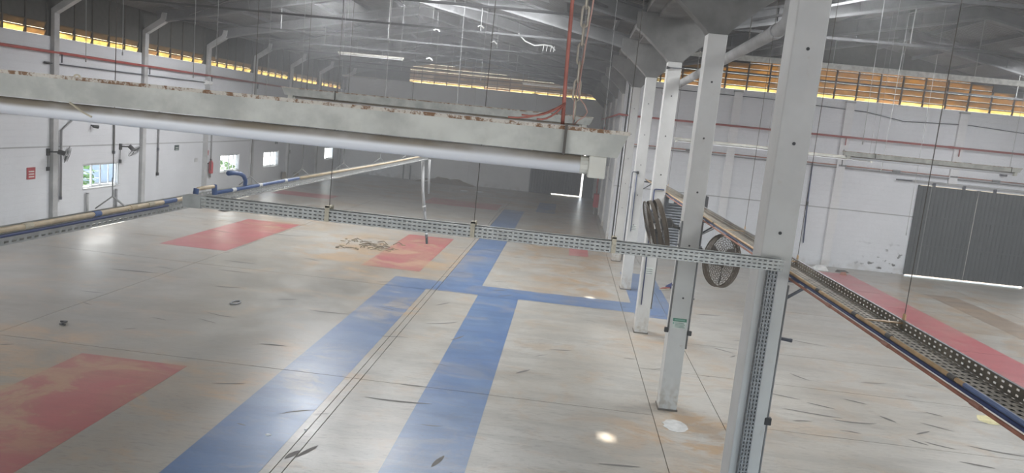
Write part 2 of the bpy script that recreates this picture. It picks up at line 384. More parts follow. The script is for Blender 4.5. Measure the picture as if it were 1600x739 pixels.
# ------------------------------------------------------------------ ground and floor slabs
g = MB(); g.quad((-160, -120, -0.12), (160, -120, -0.12), (160, 160, -0.12), (-160, 160, -0.12))
struct(g.build('ground', 'ground_paving', origin=(0, 0, -0.12)))
fl = struct(MB().box(XL - 0.2, XR + 0.2, YF, YB + 0.1, -0.10, -0.022).build('floor', 'floor_joint', origin=(0, 0, -0.022)), 'worn grey concrete slab floor with painted aisle stripes')
ys_main = [YF, 5.0, 12.35, 19.68, 27.0, 34.4, 41.7, 49.0, YB]
ys_right = [YF, -2.3, 0.1, 2.55, 5.0, 7.45, 9.9, 12.35, 14.92, 17.25, 19.68, 22.1, 24.6, 27.0, 29.5, YR]
SLABS = []
for (a, b) in ((XL, -9.85), (-9.85, -3.28), (-3.28, -3.14), (-3.14, 1.90)):
    for y0, y1 in zip(ys_main, ys_main[1:]): SLABS.append((a, b, y0, y1))
ysm = [YF, 0.1, 5.0, 9.9, 14.92, 19.68, 24.6, 29.5, 34.4, 39.3, 44.2, 49.0, YB]
for y0, y1 in zip(ysm, ysm[1:]): SLABS.append((1.90, 3.07, y0, y1))
for (a, b) in ((3.07, 9.2), (9.2, 15.3), (15.3, XR)):
    for y0, y1 in zip(ys_right, ys_right[1:]): SLABS.append((a, b, y0, y1))
J = 0.007
for (a, b, y0, y1) in SLABS:
    dz = random.uniform(-0.0012, 0.0)
    MB().box(a + J, b - J, y0 + J, y1 - J, -0.03, dz).build('concrete_slab', 'floor_concrete', fl)
def stripe(name, mat, rects, label, z=0.0022):
    m = MB()
    for (x0, x1, y0, y1) in rects:
        for (a, b, c, d) in SLABS:
            p0, p1, q0, q1 = max(x0, a + J), min(x1, b - J), max(y0, c + J), min(y1, d - J)
            if p1 - p0 > 0.01 and q1 - q0 > 0.01: m.box(p0, p1, q0, q1, 0.0, z)
    return tag(m.build(name, mat, fl), label)
stripe('painted_stripe', 'floor_blue', [(-4.52, -3.41, -2, 20.9), (-3.41, 2.2, 19.75, 20.9), (-3.13, -2.02, 20.9, 41.0)], 'blue painted aisle stripe with a crossing')
stripe('painted_stripe', 'floor_blue', [(-1.99, -0.90, -2, 19.75), (-0.90, 1.6, -2, 8.55)], 'blue painted stripe running beside the columns')
stripe('painted_stripe', 'floor_blue', [(2.2, 3.32, 19.4, 25.6)], 'blue painted stripe behind the columns')
stripe('painted_stripe', 'floor_blue', [(-1.42, -0.38, 41.2, 46.8)], 'faded blue painted stripe near the far door')
stripe('painted_patch', 'floor_red', [(-7.92, -6.05, 6.4, 11.95)], 'worn red painted rectangle in the left foreground')
stripe('painted_patch', 'floor_red', [(-12.0, -9.92, 21.7, 28.1)], 'dusty red painted rectangle near the left wall')
stripe('painted_patch', 'floor_red', [(-5.8, -4.03, 21.9, 28.7)], 'red painted rectangle under the hanging conduit')
stripe('painted_patch', 'floor_red', [(-7.5, -3.45, 40.0, 43.0)], 'far red painted band')
stripe('painted_patch', 'floor_red', [(-14.7, -11.7, 37.0, 38.7)], 'far red painted patch by the left wall')
stripe('painted_patch', 'floor_pink', [(0.45, 1.18, 27.95, 29.6)], 'small red painted square beside the columns')
stripe('painted_stripe', 'floor_pink', [(10.40, 11.78, 9, 30.8)], 'red painted stripe in the right bay')
stripe('painted_stripe', 'floor_brown', [(13.45, 14.6, 12, 28.0)], 'worn brown stripe in front of the grey door')
# scuffs: tyre and drag marks with shapes of their own
sc = MB()
def scuff(x, y, L, w, ang, curve=0.0):
    n = 5; pts = []
    for i in range(n + 1):
        t = i / n - 0.5; a = ang + curve * t
        pts.append((x + L * t * math.cos(a), y + L * t * math.sin(a), w * (1 - (2 * t) ** 2 * 0.8)))
    nx, ny = -math.sin(ang), math.cos(ang)
    for (ax, ay, aw), (bx, by, bw) in zip(pts, pts[1:]):
        sc.quad((ax - nx * aw / 2, ay - ny * aw / 2, 0.0030), (bx - nx * bw / 2, by - ny * bw / 2, 0.0030), (bx + nx * bw / 2, by + ny * bw / 2, 0.0030), (ax + nx * aw / 2, ay + ny * aw / 2, 0.0030))
for a in [(-6.94, 15.08, 0.75, 0.035, -0.2, 0.3), (-7.0, 14.6, 0.5, 0.03, -0.35, 0), (-2.3, 11.55, 1.1, 0.06, 0.05, 0.15), (-2.2, 12.35, 0.5, 0.05, 0.0, 0), (-1.6, 10.75, 0.35, 0.03, 0.1, 0.2),
          (-3.05, 9.4, 0.45, 0.07, 1.2, 0), (-3.2, 9.25, 0.3, 0.09, 1.25, 0), (-2.4, 16.5, 0.8, 0.06, 0.6, 0.3), (-1.9, 15.5, 0.5, 0.05, 1.1, 0.2), (-2.7, 18.3, 0.5, 0.06, 1.0, 0),
          (5.2, 13.9, 0.5, 0.06, -0.4, 0), (5.6, 13.2, 0.8, 0.05, 0.1, 0.3), (6.3, 13.6, 0.3, 0.08, -0.9, 0), (6.7, 13.1, 0.4, 0.05, 0.6, 0), (7.1, 13.5, 0.5, 0.04, -0.5, 0), (4.6, 14.2, 0.6, 0.05, -0.3, 0.1),
          (4.9, 13.4, 1.0, 0.05, -0.15, 0.1), (7.4, 14.2, 0.3, 0.06, -0.5, 0), (7.7, 12.6, 0.9, 0.05, -0.2, 0.2), (6.0, 14.4, 0.4, 0.06, -0.4, 0), (5.3, 15.6, 0.5, 0.05, -0.9, 0.2), (6.4, 12.6, 0.3, 0.05, -0.6, 0),
          (7.0, 11.9, 0.5, 0.06, -0.2, 0.0), (-6.2, 17.0, 0.5, 0.05, 0.5, 0), (-7.9, 17.5, 0.6, 0.06, 0.2, 0), (-10.2, 15.7, 0.5, 0.04, 0.1, 0), (-0.4, 13.8, 0.4, 0.07, 0.9, 0), (0.3, 15.5, 0.5, 0.05, 0.2, 0),
          (-1.3, 9.6, 0.4, 0.08, 1.3, 0), (-1.1, 9.2, 0.25, 0.1, 1.3, 0), (1.2, 10.2, 0.6, 0.05, 0.1, 0), (-5.0, 16.3, 0.9, 0.05, 0.05, 0.2), (-9.6, 25.5, 1.5, 0.07, 0.1, 0.2), (-11.5, 24.8, 1.2, 0.06, -0.2, 0.2),
          (-12.9, 22.8, 1.3, 0.05, 0.05, 0.1), (-8.5, 19.2, 1.0, 0.05, 0.0, 0.1), (6.9, 15.8, 0.6, 0.04, 0.2, 0), (4.0, 17.0, 0.5, 0.05, -0.6, 0), (4.3, 20.5, 0.7, 0.06, 0.3, 0), (6.4, 18.6, 0.8, 0.05, -0.3, 0.2),
          (-10.6, 18.0, 1.2, 0.10, 0.1, 0), (-8.9, 20.4, 0.9, 0.08, 0.0, 0), (-5.2, 13.6, 0.5, 0.05, 0.1, 0)]: scuff(*a)
for i in range(70):
    scuff(random.uniform(-13, 9), random.uniform(9, 32), random.uniform(0.15, 0.6), random.uniform(0.02, 0.05), random.uniform(-0.6, 0.9), random.uniform(-0.3, 0.3))
tag(sc.build('scuff_marks', 'scuff', fl), 'dark scuff and drag marks on the concrete', kind='stuff')
m = MB(); m.prism([(2.23 + 0.20 * math.cos(t * math.pi / 10) * (1 + 0.12 * math.sin(3 * t)), 11.98 + 0.27 * math.sin(t * math.pi / 10)) for t in range(20)], 'Z', 0.0, 0.0028)
tag(m.build('paint_spot', 'pale_spot', fl), 'pale round paint spot at the foot of the column')

# ------------------------------------------------------------------ walls
def wall_with_openings(axis_fixed, f0, f1, u0, u1, z0, z1, holes, name, mat):
    """solid wall from boxes around rectangular openings (u range, z range)"""
    m = MB()
    us = sorted({u0, u1, *[h[0] for h in holes], *[h[1] for h in holes]}); zs = sorted({z0, z1, *[h[2] for h in holes], *[h[3] for h in holes]})
    for a, b in zip(us, us[1:]):
        run = None
        for c, d in list(zip(zs, zs[1:])) + [(None, None)]:
            inside = c is None or any(h[0] <= a + 1e-6 and b - 1e-6 <= h[1] and h[2] <= c + 1e-6 and d - 1e-6 <= h[3] for h in holes)
            if not inside: run = (run[0], d) if run else (c, d)
            elif run:
                if axis_fixed == 'X': m.box(f0, f1, a, b, run[0], run[1])
                else: m.box(a, b, f0, f1, run[0], run[1])
                run = None
    return struct(m.build(name, mat))
WIN = [(24.42, 26.48, 1.02, 1.85), (34.56, 36.62, 1.02, 1.85), (39.62, 41.74, 1.02, 1.86), (49.80, 51.88, 1.06, 1.86)]
Z_LW = 5.88   # top of the left wall
wall_with_openings('X', XL - 0.20, XL, YF, YB + 0.2, -0.1, Z_LW, WIN + [(13.15, 17.35, -0.1, 4.6)], 'wall_left', 'wall_side_paint')  # the tall opening is a side doorway added out of view for its lamp
Z_BW = 6.88
wall_with_openings('Y', YB, YB + 0.2, XL, XC1, -0.1, Z_BW, [(-2.52, 1.26, -0.1, 3.85)], 'wall_back', 'wall_end_paint')
wall_with_openings('Y', YR, YR + 0.2, XC1 - 0.1, XR + 0.2, -0.1, 6.97, [(14.62, 19.42, -0.1, 3.82)], 'wall_right_end', 'wall_right_paint')
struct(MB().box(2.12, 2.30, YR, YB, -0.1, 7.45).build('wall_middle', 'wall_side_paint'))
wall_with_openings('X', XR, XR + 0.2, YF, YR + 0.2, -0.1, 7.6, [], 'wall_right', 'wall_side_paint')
wall_with_openings('Y', YF - 0.2, YF, XL, XR, -0.1, 7.0, [(-10.6, -1.4, -0.1, 5.2), (1.4, 16.6, -0.1, 5.2)], 'wall_front', 'wall_end_paint')  # both doorways are added behind the camera for the front lamps
struct(MB().prism([(XL, 7.0), (XL, 7.4), (RID_L, 9.37), (2.19, 7.45), (RID_R, 9.37), (XR, 7.4), (XR, 7.0)], 'Y', YF - 0.2, YF).build('wall_front_gable', 'dark_eave'))
# ------------------------------------------------------------------ roof
def roof_slope(x_a, x_b, y0, y1, holes, m, x_ridge):
    xs = sorted({x_a, x_b, *[h[0] for h in holes], *[h[1] for h in holes]}); ys = sorted({y0, y1, *[h[2] for h in holes], *[h[3] for h in holes]})
    for a, b in zip(xs, xs[1:]):
        for c, d in zip(ys, ys[1:]):
            if any(h[0] <= a + 1e-6 and b - 1e-6 <= h[1] and h[2] <= c + 1e-6 and d - 1e-6 <= h[3] for h in holes): continue
            ref = (a + b) / 2; f = lambda x: 8.84 - SL * abs(x - x_ridge) + 0.54
            m.hexa([(a, c, f(a)), (b, c, f(b)), (b, d, f(b)), (a, d, f(a)), (a, c, f(a) + 0.03), (b, c, f(b) + 0.03), (b, d, f(b) + 0.03), (a, d, f(a) + 0.03)])
holesR = [(-6.86, -6.62, 20.16, 20.46), (-6.86, -6.62, 29.98, 30.28)]
slits = [(7.98, 8.20, 16.8, 18.3), (8.1, 8.3, 20.7, 22.0), (8.14, 8.32, 25.6, 26.7), (6.50, 6.64, 19.7, 20.9)]
m = MB(); sky = [q[:4] for q in ADDED_SKYLIGHTS]
roof_slope(XL - 0.35, RID_L, YF - 0.3, YB + 0.4, [q for q in sky if q[1] < RID_L], m, RID_L); roof_slope(RID_L, 1.75, YF - 0.3, YB + 0.4, holesR + [q for q in sky if RID_L < q[0] < 2], m, RID_L)
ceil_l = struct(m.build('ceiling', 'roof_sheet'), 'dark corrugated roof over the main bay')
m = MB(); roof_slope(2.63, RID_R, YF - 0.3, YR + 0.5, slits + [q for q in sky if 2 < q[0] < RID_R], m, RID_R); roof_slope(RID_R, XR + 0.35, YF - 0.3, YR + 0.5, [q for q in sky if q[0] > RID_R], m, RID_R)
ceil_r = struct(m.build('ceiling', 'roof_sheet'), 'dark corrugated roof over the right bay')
for (a, b, c, d) in sky:  # translucent sheets added in the unseen roof above the added lamps
    f = lambda x: zroof(x) + 0.005
    MB().hexa([(a, c, f(a)), (b, c, f(b)), (b, d, f(b)), (a, d, f(a)), (a, c, f(a) + .008), (b, c, f(b) + .008), (b, d, f(b) + .008), (a, d, f(a) + .008)]).build('added_skylight_sheet', 'milky_sheet', ceil_l if a < 2 else ceil_r)
for (rid, par, y1, sides) in ((RID_L, ceil_l, YB, (-1, 1)), (RID_R, ceil_r, YR, (-1, 1))):
    for sgn in sides:
        for d in (0.75, 2.15, 3.6, 5.05, 6.5, 7.95):
            x = rid + sgn * d; z = zb(x)
            MB().bar((x, YF, z + 0.47), (x, y1, z + 0.47), 0.07, 0.13).build('purlin', 'purlin_metal', par)
    # diagonal wind bracing between frames
    for k in range(1, 9, 2):
        if par is ceil_r and k > 4: continue
        for sgn in sides:
            xa, xb = rid + sgn * 0.3, rid + sgn * 7.6
            ya, yb = FY[k] + 0.2, FY[k] + SP + 0.2
            MB().bar((xa, ya, zb(xa) + 0.16), (xb, yb, zb(xb) + 0.16), 0.05, 0.05).build('brace_rod', 'purlin_metal', par)
            MB().bar((xb, ya, zb(xb) + 0.13), (xa, yb, zb(xa) + 0.13), 0.05, 0.05).build('brace_rod', 'purlin_metal', par)
# valley gutter beam on top of the middle columns
struct(MB().prism([(1.42, 7.40), (1.42, 7.62), (1.50, 7.62), (1.50, 7.48), (2.88, 7.48), (2.88, 7.62), (2.96, 7.62), (2.96, 7.40)], 'Y', YF, YB).build('trim_1', 'concrete'), 'concrete valley gutter along the column heads')
struct(MB().box(1.7, 2.68, YF, YB, 7.30, 7.40).build('trim_2', 'concrete'))
# roof frames: two rafters and a tie on every column line
def rafter(xa, xb, y, t):
    m = MB(); m.bar((xa, y, zb(xa) + 0.22), (xb, y, zb(xb) + 0.22), 0.10, 0.33); m.bar((xa, y, zb(xa) + 0.385), (xb, y, zb(xb) + 0.385), 0.22, 0.05)
    r = m.build('rafter', 'rafter_web_shaded', t)
    MB().bar((xa, y, zb(xa) + 0.03), (xb, y, zb(xb) + 0.03), 0.22, 0.06).build('bottom_flange', 'rafter_flange_lit', r)
    for i in range(1, 5):
        x = xa + (xb - xa) * i / 5; MB().bar((x - 0.035, y, zb(x) + 0.21), (x + 0.035, y, zb(x) + 0.21), 0.19, 0.30).build('stiffener', 'rafter_web_shaded', r)
proto = {}
for bay, (x_a, rid, x_b, n) in {'main': (-15.75, RID_L, 1.75, 10), 'right': (2.63, RID_R, 19.9, 5)}.items():
    for k in range(n - 1, -1, -1):
        y = FY[k] + 0.18
        lab = ('grey concrete roof frame over the main bay, %s from the far wall' % ORD[9 - k]) if bay == 'main' else ('pale concrete roof frame over the right bay, %s from the white end wall' % ORD[4 - k])
        if bay not in proto:
            t = thing('roof_frame', lab, 'roof frame', (rid, y, 7.0), 'roof frames over the %s bay' % bay)
            for (a, b) in ((x_a, rid), (rid, x_b)):
                rafter(a, b, y, t)
            MB().bar((x_a + 0.6, y, 7.22), (x_b - 0.3, y, 7.22), 0.04, 0.06).build('tie_beam', 'tie_steel', t)
            for q in (0.27, 0.5, 0.73):
                x = x_a + (x_b - x_a) * q; MB().tube([(x, y, 7.24), (x, y, zb(x) + 0.02)], 0.012, 5).build('hanger_rod', 'wire_steel', t)
            proto[bay] = t
        else:
            t = copy_tree(proto[bay]); t.location = (rid, y, 7.0); t['label'] = lab; ORG[t.name] = Vector((rid, y, 7.0))
        if bay == 'right' and k == 3:
            MB().box(x_a + 0.6, x_b - 0.6, y - 0.06, y + 0.06, 7.10, 7.25).build('white_trunking', 'fixture_paint', t)

# ------------------------------------------------------------------ middle columns
def make_column(k, embedded):
    y = FY[k]; d = 0.34
    names = ['nearest white concrete column with a vertical perforated tray on its face', 'white concrete column with green notice and two round fans', 'white concrete column with a dark blue conduit and grey cooler', 'white concrete column, fourth from the front with twin thin conduits', 'white concrete column, fifth from the front just before the end wall']
    lab = names[k] if k < 5 else 'white column half sunk in the middle wall, %s counted from the far wall' % ORD[9 - k]
    t = thing('concrete_column', lab, 'column', (2.185, y + d / 2, 0), 'middle row of concrete columns')
    MB().box(XC0, XC1, y, y + d, 0.0, 6.36).build('shaft', 'column_paint', t, bevel=0.012)
    MB().prism([(XC0, 6.36), (XC0 - 0.06, 6.44), (1.52, 6.84), (1.22, 7.06), (1.22, 7.40), (3.15, 7.40), (3.15, 7.06), (2.85, 6.84), (XC1 + 0.06, 6.44), (XC1, 6.36)], 'Y', y + 0.01, y + d - 0.01).build('capital', 'concrete', t)
    if k < 6:
        for z in (5.60, 4.69, 3.80, 2.90, 2.0):
            if k == 0 and z < 3.6: continue
            MB().cyl((2.185 + random.uniform(-.01, .01), y - 0.006, z), (0, 1, 0), 0.017, 0.02, 10).build('bolt_hole', 'black_plastic', t)
    MB().box(XC0 - 0.015, XC1 + 0.015, y - 0.012, y + d + 0.012, 0.0, 0.03).build('foot_joint', 'floor_joint', t)
    return t
cols = [make_column(k, k >= 5) for k in range(10)]
# ------------------------------------------------------------------ left wall columns with bent heads
proto_w = None
for i in range(9):
    k = 9 - i; y = FY[k] + 0.02
    lab = 'grey concrete wall column with bent head on the left wall, %s from the far corner' % ORD[i]
    if proto_w is None:
        t = thing('wall_column', lab, 'column', (-16.15, y + 0.15, 0), 'left wall columns')
        MB().box(XL, -16.12, y + .03, y + 0.27, 0, 6.60).build('shaft', 'concrete_light', t, bevel=0.01)
        MB().prism([(XL, 6.60), (XL, 6.72), (-15.58, 7.20), (-15.52, 7.42), (-15.36, 7.42), (-15.40, 7.08), (-16.12, 6.60)], 'Y', y + 0.04, y + 0.26).build('bent_head', 'concrete_light', t)
        proto_w = t
    else:
        t = copy_tree(proto_w); t.location = (-16.15, y + 0.15, 0); t['label'] = lab
# pilasters on the end walls
for (yw, xs, lab) in ((YB, (-11.65, -7.1, -2.75), 'shallow grey pilaster on the far end wall, %s from its left corner'), (YR, (6.75, 11.3, 15.85), 'white pilaster on the bright right end wall, %s from the columns')):
    for i, x in enumerate(xs):
        zt = 6.85; z0 = 0.0 if x < 15 else 3.98
        t = thing('wall_pilaster', lab % ORD[i], 'pilaster', (x, yw - 0.06, z0), 'pilasters on the end walls')
        MB().box(x - 0.17, x + 0.17, yw - 0.12, yw, z0, zt).build('shaft', 'wall_end_paint', t, bevel=0.01)
        MB().box(x - 0.19, x + 0.19, yw - 0.14, yw, zt, zt + 0.06).build('cap', 'concrete_light', t)

# ------------------------------------------------------------------ louvred clerestory glazing
SLAT = {}
def slat(parent, mat, axis, p, u0, u1, z0, z1):
    w = round(u1 - u0, 3); h = round(z1 - z0, 3); key = (mat, axis, w, h)
    if key not in SLAT:
        m = MB()
        if axis == 'Y': m.hexa([(-w / 2, 0.05, 0), (w / 2, 0.05, 0), (w / 2, 0.056, 0.01), (-w / 2, 0.056, 0.01), (-w / 2, -0.02, h), (w / 2, -0.02, h), (w / 2, -0.014, h + .01), (-w / 2, -0.014, h + .01)])
        else: m.hexa([(-0.05, -w / 2, 0), (-0.05, w / 2, 0), (-0.056, w / 2, 0.01), (-0.056, -w / 2, 0.01), (0.02, -w / 2, h), (0.02, w / 2, h), (0.014, w / 2, h + .01), (0.014, -w / 2, h + .01)])
        SLAT[key] = m.build('slat', mat, parent, local=True); ob = SLAT[key]
    else:
        ob = SLAT[key].copy(); COL.objects.link(ob); ob.parent = parent
    wpos = Vector(((u0 + u1) / 2, p, z0)) if axis == 'Y' else Vector((p, (u0 + u1) / 2, z0))
    ob.location = wpos - ORG[parent.name]
def clerestory(n, axis, p, u0, u1, zbase, cell, topf, mats, label, lowh=0.15):
    t = thing('window_%d' % n, label, None, ((u0 + u1) / 2, p, zbase) if axis == 'Y' else (p, (u0 + u1) / 2, zbase), kind='structure')
    nc = max(1, round((u1 - u0) / cell)); cw = (u1 - u0) / nc
    def bx(m, a, b, d0, d1, c, d): return m.box(a, b, p + d0, p + d1, c, d) if axis == 'Y' else m.box(p - d1, p - d0, a, b, c, d)
    for i in range(nc + 1):
        u = u0 + i * cw; zt = max(zbase + 0.2, topf(u)); bx(MB(), u - 0.028, u + 0.028, -0.03, 0.05, zbase, zt).build('mullion', 'mullion', t)
    for i in range(nc):
        a, b = u0 + i * cw + 0.028, u0 + (i + 1) * cw - 0.028; zt = min(topf(a), topf(b)); z = zbase; r = 0
        while True:
            h = lowh if r == 0 else 0.215
            if z + h > zt - 0.05 or r >= len(mats): break
            mt = mats[r]
            if r == 0 and random.random() < 0.16: mt = 'amber_dim'
            slat(t, mt, axis, p, a, b, z + 0.012, z + h)
            bx(MB(), a, b, -0.02, 0.03, z + h, z + h + 0.022).build('slat_shadow_bar', 'mullion', t)  # dark bar standing in for the shadow line between slat rows
            z += h + 0.02; r += 1
        if topf((a + b) / 2) + 0.2 > z: bx(MB(), a - 0.03, b + 0.03, 0.0, 0.05, z, max(topf(a), topf(b)) + 0.05).build('eave_panel', 'dark_eave', t)
    return t
topf = lambda x: zroof(x) - 0.06
clerestory(5, 'Y', YR + 0.05, 2.6, XR, 6.97, 0.89, lambda x: min(topf(x), 8.35), ['amber_bright'] + ['amber_sheet'] * 5, 'amber louvred clerestory glazing above the right end wall')
clerestory(6, 'Y', YB + 0.05, -11.75, 1.72, Z_BW, 0.90, lambda x: min(topf(x), 8.75), ['amber_bright'] + ['amber_dark'] * 7, 'dim amber louvred clerestory glazing above the far wall', 0.13)
n = 7
for k in range(1, 9):
    a, b = FY[k] + 0.36, FY[k + 1] - 0.02
    clerestory(n, 'X', XL - 0.08, a, b, Z_LW, 0.93, lambda u: 7.42, ['amber_bright', 'amber_dark'], 'strip of yellow louvre panes above the left wall, bay %s from the far corner' % ORD[8 - k], 0.17); n += 1
for k in range(1, 10): struct(MB().box(XL - 0.14, XL - 0.04, FY[k] - .06, FY[k] + .40 if k < 9 else YB + .2, Z_LW, 7.44).build('trim_%d' % (10 + k), 'dark_eave'))
struct(MB().box(XL - 0.12, XL - 0.08, YF, FY[1] + .4, Z_LW, 7.42).build('trim_3', 'dark_eave'))
# solid gable ends above the glazing
struct(MB().prism([(XL, Z_BW), (-11.75, Z_BW), (-11.75, zroof(-11.75) + .02), (XL, zroof(XL) + .02)], 'Y', YB + 0.04, YB + 0.12).build('trim_4', 'dark_eave'))
for nm, x0, x1, ridx, yy, zc in (('trim_5', -11.75, 1.9, RID_L, YB, 8.6), ('trim_6', 2.4, XR, RID_R, YR, 8.2)):
    pts = [(x0, zroof(x0) + 0.02 if x0 < 2.19 else zroof(x0) + .02), (ridx, 9.40), (x1, zroof(x1) + 0.02), (ridx + 3.4, zc + 0.2), (ridx - 3.4, zc + 0.2)]
    struct(MB().prism(pts, 'Y', yy + 0.115, yy + 0.16).build(nm, 'dark_eave'))
struct(MB().box(1.7, 2.65, YB + 0.02, YB + 0.12, 6.6, 7.7).build('trim_7', 'dark_eave'))

# ------------------------------------------------------------------ windows of the left wall
def window(i, y0, y1, z0, z1, label):
    t = thing('window_%d' % i, label, None, (XL - 0.1, (y0 + y1) / 2, z0), kind='structure')
    x = XL - 0.08; f = 0.045
    for b in ((y0, y1, z0, z0 + f), (y0, y1, z1 - f, z1), (y0, y0 + f, z0 + f, z1 - f), (y1 - f, y1, z0 + f, z1 - f)):
        MB().box(x - 0.05, x + 0.05, b[0], b[1], b[2], b[3]).build('window_frame', 'aluminium', t)
    n = 4; w = (y1 - y0 - 2 * f) / n
    for k in range(n):
        a = y0 + f + k * w; off = -0.02 if k in (0, 3) else 0.015
        sash = MB()
        for b in ((a, a + 0.03, z0 + f, z1 - f), (a + w - 0.03, a + w, z0 + f, z1 - f), (a + 0.03, a + w - 0.03, z0 + f, z0 + f + 0.03), (a + 0.03, a + w - 0.03, z1 - f - 0.03, z1 - f)):
            sash.box(x + off - 0.012, x + off + 0.012, b[0], b[1], b[2], b[3])
        sh = sash.build('sash', 'aluminium', t)
        MB().box(x + off - 0.003, x + off + 0.003, a + 0.03, a + w - 0.03, z0 + f + 0.03, z1 - f - 0.03).build('pane', 'window_glass', sh)
        if i != 1 or k < 2:
            for q in (1, 2):
                zz = z0 + f + (z1 - z0 - 2 * f) * q / 3; MB().box(x - 0.045, x - 0.037, a, a + w, zz - 0.008, zz + 0.008).build('security_bar', 'aluminium', sh)
    MB().box(XL - 0.02, XL + 0.03, y0 - 0.03, y1 + 0.03, z0 - 0.035, z0).build('window_sill', 'aluminium', t)
for i, wv in enumerate(WIN): window(i + 1, *wv, ['sliding four-pane window nearest on the left wall', 'sliding window on the left wall behind the blue hooked pipe', 'white barred window in the middle of the left wall', 'bluish window near the far left corner'][i])

# ------------------------------------------------------------------ doors
def corrugated(m, x0, x1, y, z0, z1, pitch=0.16, dep=0.03):
    n = int((x1 - x0) / pitch); w = (x1 - x0) / n
    for i in range(n):
        a = x0 + i * w; q = [(a, y), (a + w * .3, y), (a + w * .42, y - dep), (a + w * .88, y - dep), (a + w, y)]
        for p, r in zip(q, q[1:]): m.quad((p[0], p[1], z0), (r[0], r[1], z0), (r[0], r[1], z1), (p[0], p[1], z1))
d1 = thing('door_1', 'large dark grey corrugated sliding door in the right bay', None, (17, YR, 0), kind='structure')
for (a, b) in ((14.55, 16.95), (16.97, 19.45)):
    lf = MB(); corrugated(lf, a, b, YR - 0.05, 0.05, 3.80); leaf = lf.build('door_leaf', 'door_grey', d1, solid=0.004)
    for z in (1.32, 2.52): MB().box(a, b, YR - 0.10, YR - 0.075, z - 0.03, z + 0.03).build('rib', 'door_grey', leaf)
    MB().box(a, a + 0.06, YR - 0.10, YR - 0.05, 0.04, 3.82).build('stile', 'door_grey', leaf); MB().box(b - 0.06, b, YR - 0.10, YR - 0.05, 0.04, 3.82).build('stile', 'door_grey', leaf)
    for q in (0.25, 0.75):
        x = a + (b - a) * q; MB().box(x - 0.05, x + 0.05, YR - 0.12, YR - 0.04, 3.80, 3.96).build('roller_hanger', 'dark_pipe', leaf)
MB().box(14.2, 20.3, YR - 0.09, YR - 0.03, 3.92, 4.0).build('door_track', 'concrete_light', d1)
MB().tube([(13.6, YR - .1, 3.95), (14.25, YR - .08, 3.95)], 0.03, 8).build('track_end', 'dark_pipe', d1)
MB().box(15.05, 15.09, YR - 0.11, YR - 0.08, 0.05, 3.8).build('edge_strip', 'grey_pipe', d1)
d2 = thing('door_2', 'dark sliding door in the far wall with daylight at its edges', None, (-0.6, YB, 0), kind='structure')
lf = MB(); corrugated(lf, -2.55, 1.14, YB + 0.16, 0.05, 3.85, 0.2); lf2 = lf.build('door_leaf', 'door_dark', d2, solid=0.004)
MB().box(-2.55, -0.9, YB + 0.13, YB + 0.19, -0.1, 0.06).build('bottom_rail', 'door_dark', lf2)
for z in (1.3, 2.6): MB().box(-2.5, 1.12, YB + 0.10, YB + 0.13, z - .03, z + .03).build('rib', 'door_dark', lf2)

# ------------------------------------------------------------------ light fixtures (channel, tube, sockets, straps)
def make_fixture():
    t = thing('tube_light', 'x', 'light fixture', (0, 0, 0), 'hanging fluorescent tube lights')
    L = 2.40
    # origin: middle of the underside of the channel
    MB().hexa([(-L / 2 + 0.02, -0.045, 0), (L / 2 - 0.02, -0.045, 0), (L / 2 - 0.02, 0.045, 0), (-L / 2 + 0.02, 0.045, 0), (-L / 2, -0.055, 0.056), (L / 2, -0.055, 0.056), (L / 2, 0.055, 0.056), (-L / 2, 0.055, 0.056)]).build('channel', 'fixture_paint', t, local=True)
    lip = MB()
    for y in (-0.057, 0.051): lip.box(-L / 2 - 0.001, L / 2 + 0.001, y, y + 0.006, 0.052, 0.0605)
    lip.box(-L / 2 - 0.002, -L / 2 + 0.004, -0.057, 0.057, 0.052, 0.0605).box(L / 2 - 0.004, L / 2 + 0.002, -0.057, 0.057, 0.052, 0.0605)
    lip.build('rusty_lip', 'rusty_lip', t, local=True)
    MB().tube([(-L / 2 + 0.08, -0.012, -0.023), (L / 2 - 0.08, -0.012, -0.023)], 0.0205, 20).build('tube', 'tube_glass', t, smooth=True, local=True)
    for sgn in (-1, 1):
        x = sgn * (L / 2 - 0.062)
        so_ = MB().box(x - 0.020, x + 0.020, -0.036, 0.014, -0.050, 0.0).build('tube_socket', 'socket_plastic', t, local=True, bevel=0.003)
        MB().cyl((x - sgn * 0.020, -0.012, -0.023), (-sgn, 0, 0), 0.0212, 0.018, 14).build('tube_cap', 'socket_plastic', so_, local=True)
        MB().box(x + sgn * 0.022 - 0.006, x + sgn * 0.022 + 0.006, -0.02, 0.02, -0.02, 0.0).build('socket_spring', 'grey_pipe', so_, local=True)
    for x in (-0.78, 1.06):
        s_ = MB().box(x - 0.003, x + 0.003, -0.062, -0.056, -0.004, 0.064).box(x - 0.003, x + 0.003, -0.062, 0.062, 0.060, 0.064)
        st = s_.build('strap', 'wire_dark', t, local=True)
    return t
fx0 = make_fixture()
def place_fixture(x_mid, y, z, label, first=False, wires=True, rz=0.0):
    t = fx0 if first else copy_tree(fx0)
    t.location = (x_mid, y, z); t.rotation_euler = (0, 0, rz); t['label'] = label; ORG[t.name] = Vector((0, 0, 0))
    if wires:
        for x in (-0.78, 1.06):
            top = zb(x_mid + x) + 0.42 - z
            MB().tube([(x, 0, 0.06), (x, 0, top)], 0.003, 4).build('hanger_wire', 'wire_steel', t, local=True)
    return t
MB_extra = MB
f_near = place_fixture(-1.07, 1.75, 4.549, 'long rusty-edged tube light close to the camera across the upper left', True, False)
place_fixture(-1.04, 5.8, 4.655, 'pale tube light just behind the big near one, hanging above its right half')
place_fixture(-7.34, 27.0, 6.50, 'thin white tube light high under the roof at left centre')
place_fixture(-14.24, 50.0, 6.70, 'tiny tube light in the far upper left corner')
